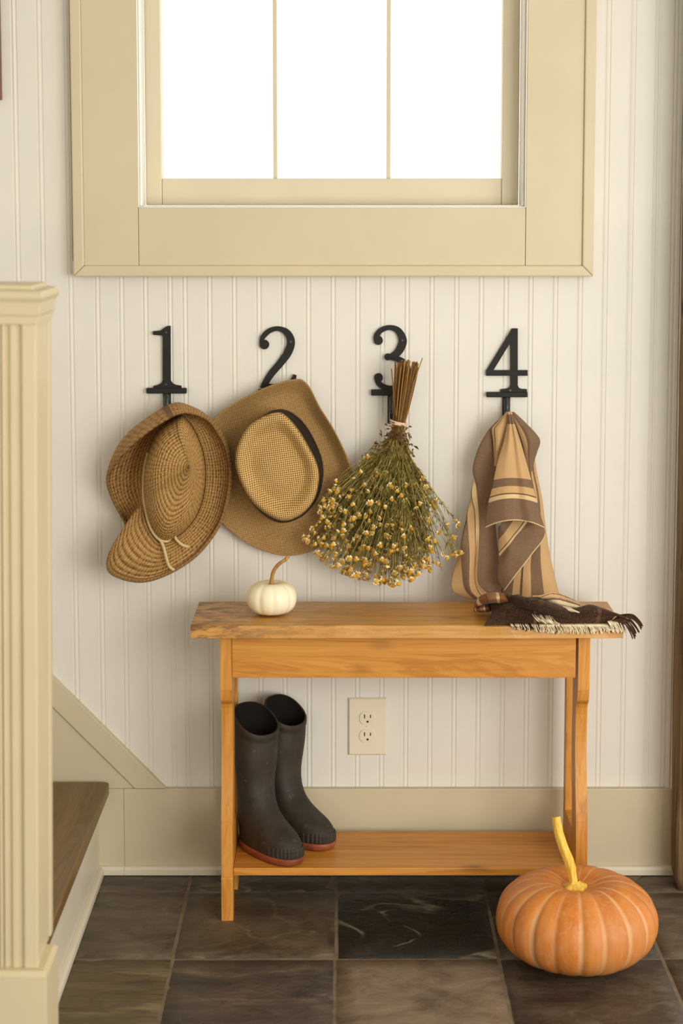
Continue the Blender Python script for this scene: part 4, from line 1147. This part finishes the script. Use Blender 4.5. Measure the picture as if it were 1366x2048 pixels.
for i in range(420):
    t = rnd.random(); x_ = 797 - 14 * t + rnd.gauss(0, 8 + 16 * t); y_ = 846 + 80 * t + rnd.uniform(-6, 8)
    p = at(x_, y_, -0.062 - rnd.uniform(-0.018, 0.022))
    leaflet(lb, p, Vector((rnd.uniform(-1, 1), rnd.uniform(-.6, .6), rnd.uniform(-1.4, .4))), rnd.uniform(0.006, 0.016), rnd.uniform(0.0012, 0.0032))
mesh_obj('withered_leaves', lb.v, lb.f, M['leaf_brown'], fb, kind='stuff')
tv = []
for k in range(41):
    a_ = 2 * math.pi * k / 40 * 2.0
    tv.append(tie + Vector((0.0158 * math.cos(a_), 0.0145 * math.sin(a_), 0.004 - 0.007 * (k / 40) - 0.003 * math.cos(a_))))
tube('twine', tv, 0.0024, M['twine'], fb, 8)

# ------------------------------------------------------------------ striped wool scarf
def cloth(name, axis, stops, weave=700):
    q = NT(name, 0.9, 0.15)
    u = q.xyz(q.coord('UV'))
    col = q.ramp(u['X' if axis == 0 else 'Y'], stops, 'CONSTANT')
    n_ = q.noise(q.coord(), 420, 3, 0.7); n2 = q.noise(q.mapped(q.coord(), (1, 1, 0.12)), 160, 3)
    col = q.mix(q.math('MULTIPLY', q.ramp(n_, [(0.45, G1), (0.7, W1)]), 0.16), col, L(186, 150, 112))
    q.color(col); q.bump(q.math('ADD', n_, n2), 0.35, 0.0012)
    q.b.inputs['Sheen Weight'].default_value = 0.06; q.b.inputs['Sheen Roughness'].default_value = 0.5
    return q.m
TAN = L(196, 160, 114); LTAN = L(213, 184, 138); BRN = L(120, 95, 74); LIN = L(104, 76, 52); DKB = L(56, 36, 24)
ZS = lambda x, y: (900 + x * 0.205, 800 + y * 0.205)
sp_ = at(1018, 824, -0.055)
scarf = thing('striped_scarf', (sp_.x, -0.08, ztop), 'tan and brown striped wool scarf with fringe hung on hook 4', 'scarf')
def sheet(name, rows, mat, sub=(8, 6), th=0.0022, folds=0.0, fseed=0.0, parent=None):
    net = [[at(*ZS(p[0], p[1]), -p[2]) for p in r] for r in rows]
    v, f, uv, nu, nv = net_surface(net, sub[0], sub[1])
    if folds:
        for i, p in enumerate(v):
            u_, w_ = uv[i]
            p.y += folds * (mnoise.noise(Vector((u_ * 4.0 + fseed, w_ * 2.2, fseed))) )
    o = mesh_obj(name, v, f, mat, parent or scarf, smooth=True, uvs=uv)
    return solidify(o, th, 0)
# left hanging panel
mA = cloth('scarf_left_panel', 0, [(0, TAN), (.167, BRN), (.333, TAN), (.485, LIN), (.515, LTAN), (.655, BRN)])
xsA = [(118, 552, 555, 558, 561, 566, 580), (250, 425, 426, 428, 431, 436, 520), (350, 352, 353, 356, 359, 364, 490), (500, 282, 283, 285, 288, 294, 475), (700, 240, 241, 243, 246, 254, 455), (900, 213, 214, 217, 228, 264, 440), (1100, 172, 173, 178, 240, 284, 440), (1300, 128, 131, 178, 248, 288, 450), (1500, 92, 108, 190, 250, 280, 470), (1700, 28, 120, 188, 240, 268, 480), (1800, 12, 130, 190, 250, 285, 490), (1875, 40, 165, 212, 280, 360, 500), (1935, 180, 235, 275, 330, 420, 520)]
rowsA = []
for i, r in enumerate(xsA):
    k = i / (len(xsA) - 1); y_ = r[0]
    fro = 0.055 + 0.03 * k + (0.012 if i > 9 else 0)
    xs_ = list(r[1:6]); rt = r[6]; left = xs_[0]
    nb = sum(1 for x_ in xs_ if x_ < left + 16)               # columns folded round to the back here
    if i == 0: nb = 1
    sil = left if nb == 5 else xs_[4] + 0.3 * (rt - xs_[4])
    row = []
    for j in range(5):
        back = (nb - j) * 0.009 + 0.004 if j < nb and nb > 1 else 0.0
        if nb > 1 and j == nb - 1 and nb < 5: back = 0.0
        x_ = left + 12 + 7 * (nb - 1 - j) if (nb == 5) else (left + 7 * (nb - 1 - j) if j < nb and nb > 1 else xs_[j])
        wave = 0.008 if (j in (2, 4) and nb == 1) else 0.0
        row.append((x_, y_, max(0.008, fro - back - (0.010 if j == 0 and nb == 1 else 0) + wave)))
    row.append((sil, y_, fro)); row.append((rt, y_, fro - 0.004))
    rowsA.append(row)
sheet('left_panel', rowsA, mA, (6, 6), folds=0.006, fseed=1.3)
# small tan inner fold
mB = cloth('scarf_inner_fold', 0, [(0, TAN), (.2, LIN), (.26, TAN)])
sheet('inner_fold', [[(550, 120, .062), (565, 115, .066), (580, 114, .062)], [(452, 232, .066), (510, 228, .074), (562, 225, .068)], [(411, 285, .068), (480, 285, .078), (552, 285, .068)], [(424, 400, .070), (475, 400, .080), (528, 400, .068)], [(432, 520, .072), (462, 520, .078), (500, 520, .068)], [(435, 645, .072), (442, 645, .074), (452, 645, .070)]], mB)
# right drape behind
mE = cloth('scarf_right_panel', 0, [(0, BRN), (.22, TAN), (.33, LIN), (.365, TAN), (.5, BRN), (.70, TAN)])
sheet('right_panel', [[(700, 480, .055), (780, 480, .058), (822, 540, .050)], [(740, 700, .058), (800, 700, .064), (840, 690, .052)], [(770, 850, .060), (830, 850, .068), (873, 850, .054)], [(780, 1000, .062), (850, 1000, .070), (900, 1000, .056)], [(760, 1150, .064), (850, 1150, .074), (918, 1150, .058)], [(720, 1280, .066), (830, 1280, .078), (936, 1280, .060)], [(640, 1430, .068), (810, 1430, .082), (958, 1430, .062)], [(560, 1600, .072), (790, 1600, .088), (992, 1600, .066)], [(520, 1750, .078), (790, 1750, .094), (1026, 1750, .070)], [(500, 1860, .084), (790, 1860, .100), (1052, 1860, .075)], [(490, 1930, .095), (790, 1925, .110), (1070, 1905, .085)]], mE, (12, 6), folds=0.010, fseed=4.1)
# right brown fold
mD = cloth('scarf_right_fold', 0, [(0, BRN), (.05, LIN), (.10, LTAN), (.33, BRN)])
sheet('right_fold', [[(590, 118, .066), (606, 118, .070), (625, 122, .064)], [(640, 240, .074), (690, 225, .084), (735, 225, .066)], [(675, 350, .078), (760, 320, .096), (835, 330, .068)], [(702, 440, .080), (790, 405, .100), (876, 402, .066)], [(722, 520, .080), (785, 505, .094), (848, 500, .064)], [(745, 615, .078), (780, 608, .084), (818, 596, .064)], [(774, 720, .074), (780, 722, .076), (790, 716, .068)]], mD, (12, 6))
# lower flap, stripes parallel to its hem
mF = cloth('scarf_lower_flap', 1, [(0, LTAN), (.022, BRN), (.56, LTAN), (.66, LIN), (.69, TAN), (.87, BRN)])
sheet('lower_flap', [[(530, 1864, .118), (610, 1755, .124), (690, 1650, .126), (800, 1505, .122), (905, 1375, .112), (930, 1290, .100)], [(470, 1770, .112), (570, 1640, .124), (660, 1520, .126), (760, 1390, .120), (850, 1290, .110), (905, 1230, .098)], [(470, 1640, .110), (550, 1540, .122), (620, 1450, .124), (700, 1350, .118), (790, 1250, .108), (850, 1180, .098)], [(486, 1548, .108), (545, 1475, .118), (600, 1405, .120), (660, 1330, .116), (715, 1262, .108), (768, 1195, .098)], [(480, 1495, .106), (530, 1435, .114), (580, 1375, .116), (630, 1312, .112), (680, 1250, .106), (728, 1185, .098)], [(478, 1400, .104), (510, 1360, .110), (545, 1318, .112), (580, 1270, .108), (612, 1228, .104), (648, 1178, .098)], [(474, 1240, .100), (482, 1230, .104), (492, 1218, .104), (500, 1206, .102), (508, 1194, .100), (516, 1180, .098)]], mF, (7, 6), folds=0.004, fseed=2.2)
# front flap
vC = lambda y_: (y_ - 115) / 1060
mC = cloth('scarf_front_flap', 1, [(0, TAN), (vC(140), BRN), (vC(232), TAN), (vC(757), BRN), (vC(838), TAN), (vC(902), LIN), (vC(916), LTAN), (vC(958), BRN), (vC(1161), LTAN)])
rowsC = []
for y_, xl, xr_, arch in ((115, 562, 600, 0), (233, 566, 628, 0), (400, 530, 684, 2), (600, 465, 742, 8), (757, 428, 790, 20), (838, 411, 812, 28), (910, 390, 835, 40), (958, 376, 850, 45), (1060, 356, 876, 52), (1161, 345, 915, 72), (1175, 345, 922, 74)):
    r = []; k = (y_ - 115) / 1060
    for t in (0, .17, .34, .5, .62, .8, 1.0):
        e = (2 * t - 1) ** 2
        bul = {0: 0.0, .17: 0.010, .34: 0.016, .5: 0.015, .62: 0.010, .8: 0.016, 1.0: 0.0}[t]
        r.append((xl + (xr_ - xl) * t, y_ + arch * e, 0.074 + 0.062 * k + bul * (0.35 + k)))
    rowsC.append(r)
# keep v proportional to the stripe rows: resample by stretching rows evenly
def even_rows(rows, key):
    out = []
    for s in range(22):
        tgt = s / 21
        for i in range(len(rows) - 1):
            a_, b_ = key(rows[i]), key(rows[i + 1])
            if a_ <= tgt + 1e-9 and tgt <= b_ + 1e-9:
                w_ = 0 if b_ == a_ else (tgt - a_) / (b_ - a_)
                out.append([tuple(p[c_] + (q_[c_] - p[c_]) * w_ for c_ in range(3)) for p, q_ in zip(rows[i], rows[i + 1])]); break
    return out
keyC = lambda r: (r[3][1] - 115) / 1060
rowsC = even_rows(rowsC, keyC)
sheet('front_flap', rowsC, mC, (7, 5), folds=0.003, fseed=7.7)
# ---- part lying on the bench
ZP = lambda x, y: (880 + x * 0.3075, 1160 + y * 0.3075)
def pz(x, y, h): return atz(*ZP(x, y), ztop + h)
def bsheet(name, rows, mat, sub=(8, 8), th=0.002, rip=0.0, seed=0.0):
    net = [[pz(*p) for p in r] for r in rows]
    v, f, uv, nu, nv = net_surface(net, *sub)
    for i, p in enumerate(v):
        if rip:
            p.z += rip * (0.5 + 0.5 * mnoise.noise(Vector((uv[i][0] * 15 + uv[i][1] * 5 + seed, uv[i][1] * 3.0, seed)))) * math.sin(math.pi * min(1, max(0, uv[i][1])))
        p.z = max(p.z, ztop + 0.003)
    return solidify(mesh_obj(name, v, f, mat, scarf, smooth=True, uvs=uv), th, 0)
mG = cloth('scarf_dark_end', 0, [(0, DKB), (.36, LIN), (.38, DKB), (.8, L(84, 58, 42)), (.83, DKB)])
bsheet('dark_end', [[(330, 150, .020), (420, 118, .030), (520, 122, .034), (620, 140, .032), (740, 168, .030), (850, 186, .024), (980, 168, .026), (1085, 198, .022), (1185, 240, .016)],
                    [(328, 175, .022), (420, 150, .036), (520, 160, .038), (620, 175, .036), (740, 200, .034), (850, 215, .026), (980, 190, .030), (1085, 218, .024), (1175, 252, .016)],
                    [(335, 215, .014), (420, 195, .028), (520, 205, .026), (620, 215, .026), (740, 228, .022), (850, 240, .018), (980, 225, .024), (1080, 240, .018), (1140, 262, .012)],
                    [(330, 255, .008), (420, 245, .012), (520, 250, .012), (620, 252, .014), (740, 258, .012), (850, 262, .010), (980, 258, .012), (1075, 264, .010), (1120, 276, .008)],
                    [(288, 296, .004), (400, 290, .004), (510, 286, .004), (620, 286, .004), (740, 286, .004), (850, 286, .004), (960, 286, .004), (1060, 286, .004), (1090, 292, .004)]], mG, (6, 8), rip=0.016, seed=3.0)
mG2 = cloth('scarf_dark_roll', 0, [(0, DKB), (.5, L(70, 46, 32)), (.54, DKB)])
bsheet('dark_roll', [[(430, 105, .040), (520, 112, .046), (640, 135, .044), (760, 165, .036), (860, 205, .022)], [(440, 128, .048), (530, 140, .054), (640, 165, .050), (750, 195, .040), (850, 232, .022)], [(455, 160, .036), (540, 180, .038), (640, 205, .034), (740, 228, .026), (845, 248, .016)]], mG2, (8, 6), rip=0.014, seed=6.0)
RUST = L(132, 78, 36)
mR = cloth('scarf_rust_plaid', 0, [(0, RUST), (.12, LTAN), (.2, RUST), (.42, L(150, 110, 70)), (.6, LTAN), (.66, RUST), (.85, DKB)])
bsheet('rust_fold', [[(228, 150, .020), (262, 108, .034), (330, 84, .044), (410, 88, .046), (470, 112, .040)], [(225, 172, .022), (270, 134, .040), (335, 112, .052), (415, 118, .052), (465, 140, .042)], [(240, 178, .012), (290, 158, .026), (345, 148, .036), (415, 152, .036), (460, 160, .030)]], mR, (7, 6))
bsheet('rust_corner', [[(222, 182, .010), (270, 152, .020), (335, 150, .022)], [(222, 200, .010), (270, 190, .020), (335, 180, .020)], [(250, 208, .003), (285, 208, .006), (335, 200, .006)]], mR, (8, 6))
mT = cloth('scarf_tan_end', 1, [(0, TAN), (.28, LIN), (.36, TAN), (.62, BRN), (.74, L(226, 206, 166))])
bsheet('tan_end', [[(600, 105, .060), (660, 100, .060), (730, 78, .060), (800, 100, .040), (905, 150, .014)], [(620, 122, .052), (680, 118, .054), (740, 108, .052), (820, 128, .034), (910, 165, .012)], [(650, 140, .034), (700, 148, .036), (760, 155, .034), (830, 170, .024), (900, 182, .010)]], mT, (8, 7), rip=0.004)
# fringes
M['fringe_w'] = island_mat('fringe_cream', [(0.1, L(216, 194, 156)), (0.9, L(246, 234, 206))], 0.9)
M['fringe_d'] = island_mat('fringe_dark_brown', [(0.1, L(46, 28, 20)), (0.9, L(84, 56, 40))], 0.9)
fw_, fd_ = MB(), MB()
yfe = -0.291
def strand(mbx, pts, r=0.0011):
    pts = spline(pts, 4)
    for p in pts:
        if p.y > -0.286 and fl.x < p.x < fr.x: p.z = max(p.z, ztop + 0.0015)
    tv, tf = tube_data(pts, [r] * (len(pts) - 1) + [r * 0.6], 5); mbx.add(tv, tf)
for i in range(190):
    x_ = 460 + 640 * (i + rnd.uniform(-.5, .5)) / 190
    dark = (x_ < 640 and rnd.random() < 0.45) or rnd.random() < 0.06
    a_ = pz(x_, 286, .005); x2 = x_ + rnd.uniform(10, 34) * (0.4 + (x_ - 400) / 700)
    dl = rnd.uniform(22, 62) * (0.45 + 0.55 * min(1, (x_ - 420) / 300))
    b_ = pz(x_ + 0.4 * (x2 - x_), 297, .004); b_.y = min(b_.y, -0.284)
    c_ = at(*ZP(x2, 292 + dl * 0.6), yfe - rnd.uniform(0.0015, 0.005)); e_ = at(*ZP(x2 + rnd.uniform(-4, 10), 294 + dl), yfe - rnd.uniform(0.0015, 0.004))
    strand(fd_ if dark else fw_, [a_, b_, c_, e_])
for i in range(34):       # cream tassels at the right corner
    x_ = 1085 + 85 * i / 33 + rnd.uniform(-4, 4); y_ = 262 - 18 * i / 33
    x2 = x_ + rnd.uniform(25, 45)
    (strand)(fw_ if i % 6 else fd_, [pz(x_, y_ + 8, .012), pz(x_ + 14, y_ + 28, .008), at(*ZP(x2 - 6, 318 + rnd.uniform(-8, 8)), yfe - 0.003), at(*ZP(x2, 345 + rnd.uniform(-14, 6)), yfe - 0.003)])
for i in range(15):       # dark tassels past the end of the board
    t = i / 14
    st_ = pz(1120 + 50 * t, 262 - 35 * t, .014)
    ex, ey = 1262 + 60 * t + rnd.uniform(-9, 9), 388 - 92 * t + rnd.uniform(-8, 8)
    en = at(*ZP(ex, ey), st_.y - 0.010)
    k1 = st_.lerp(en, 0.45) + Vector((0.004, 0, 0.010 + rnd.uniform(-.003, .003)))
    strand(fd_, [st_, k1, st_.lerp(en, 0.8) + Vector((0.003, 0, 0.005 + rnd.uniform(-.003, .003))), en], 0.0014)
for i in range(26):       # cream tassels lying over the dark cloth
    x_ = 592 + 130 * i / 25 + rnd.uniform(-5, 5); y_ = 222 + 12 * i / 25 + rnd.uniform(-5, 5)
    strand(fw_ if i % 3 else fd_, [pz(x_, y_, .029), pz(x_ + 14, y_ + 22, .034), pz(x_ + 34 + rnd.uniform(-6, 6), y_ + 42, .030), pz(x_ + 62 + rnd.uniform(-16, 14), y_ + 52 + rnd.uniform(-10, 10), .024)], 0.0009)
for i in range(22):
    x_ = 770 + 70 * i / 21 + rnd.uniform(-4, 4); y_ = 176 + 10 * i / 21
    strand(fw_, [pz(x_, y_ - 10, .034), pz(x_ + 22, y_ + 6, .036), pz(x_ + 45, y_ + 18, .034), pz(x_ + 65 + rnd.uniform(-8, 8), y_ + 26, .030)])
mesh_obj('cream_fringe', fw_.v, fw_.f, M['fringe_w'], scarf, smooth=True, kind='stuff')
mesh_obj('dark_fringe', fd_.v, fd_.f, M['fringe_d'], scarf, smooth=True, kind='stuff')
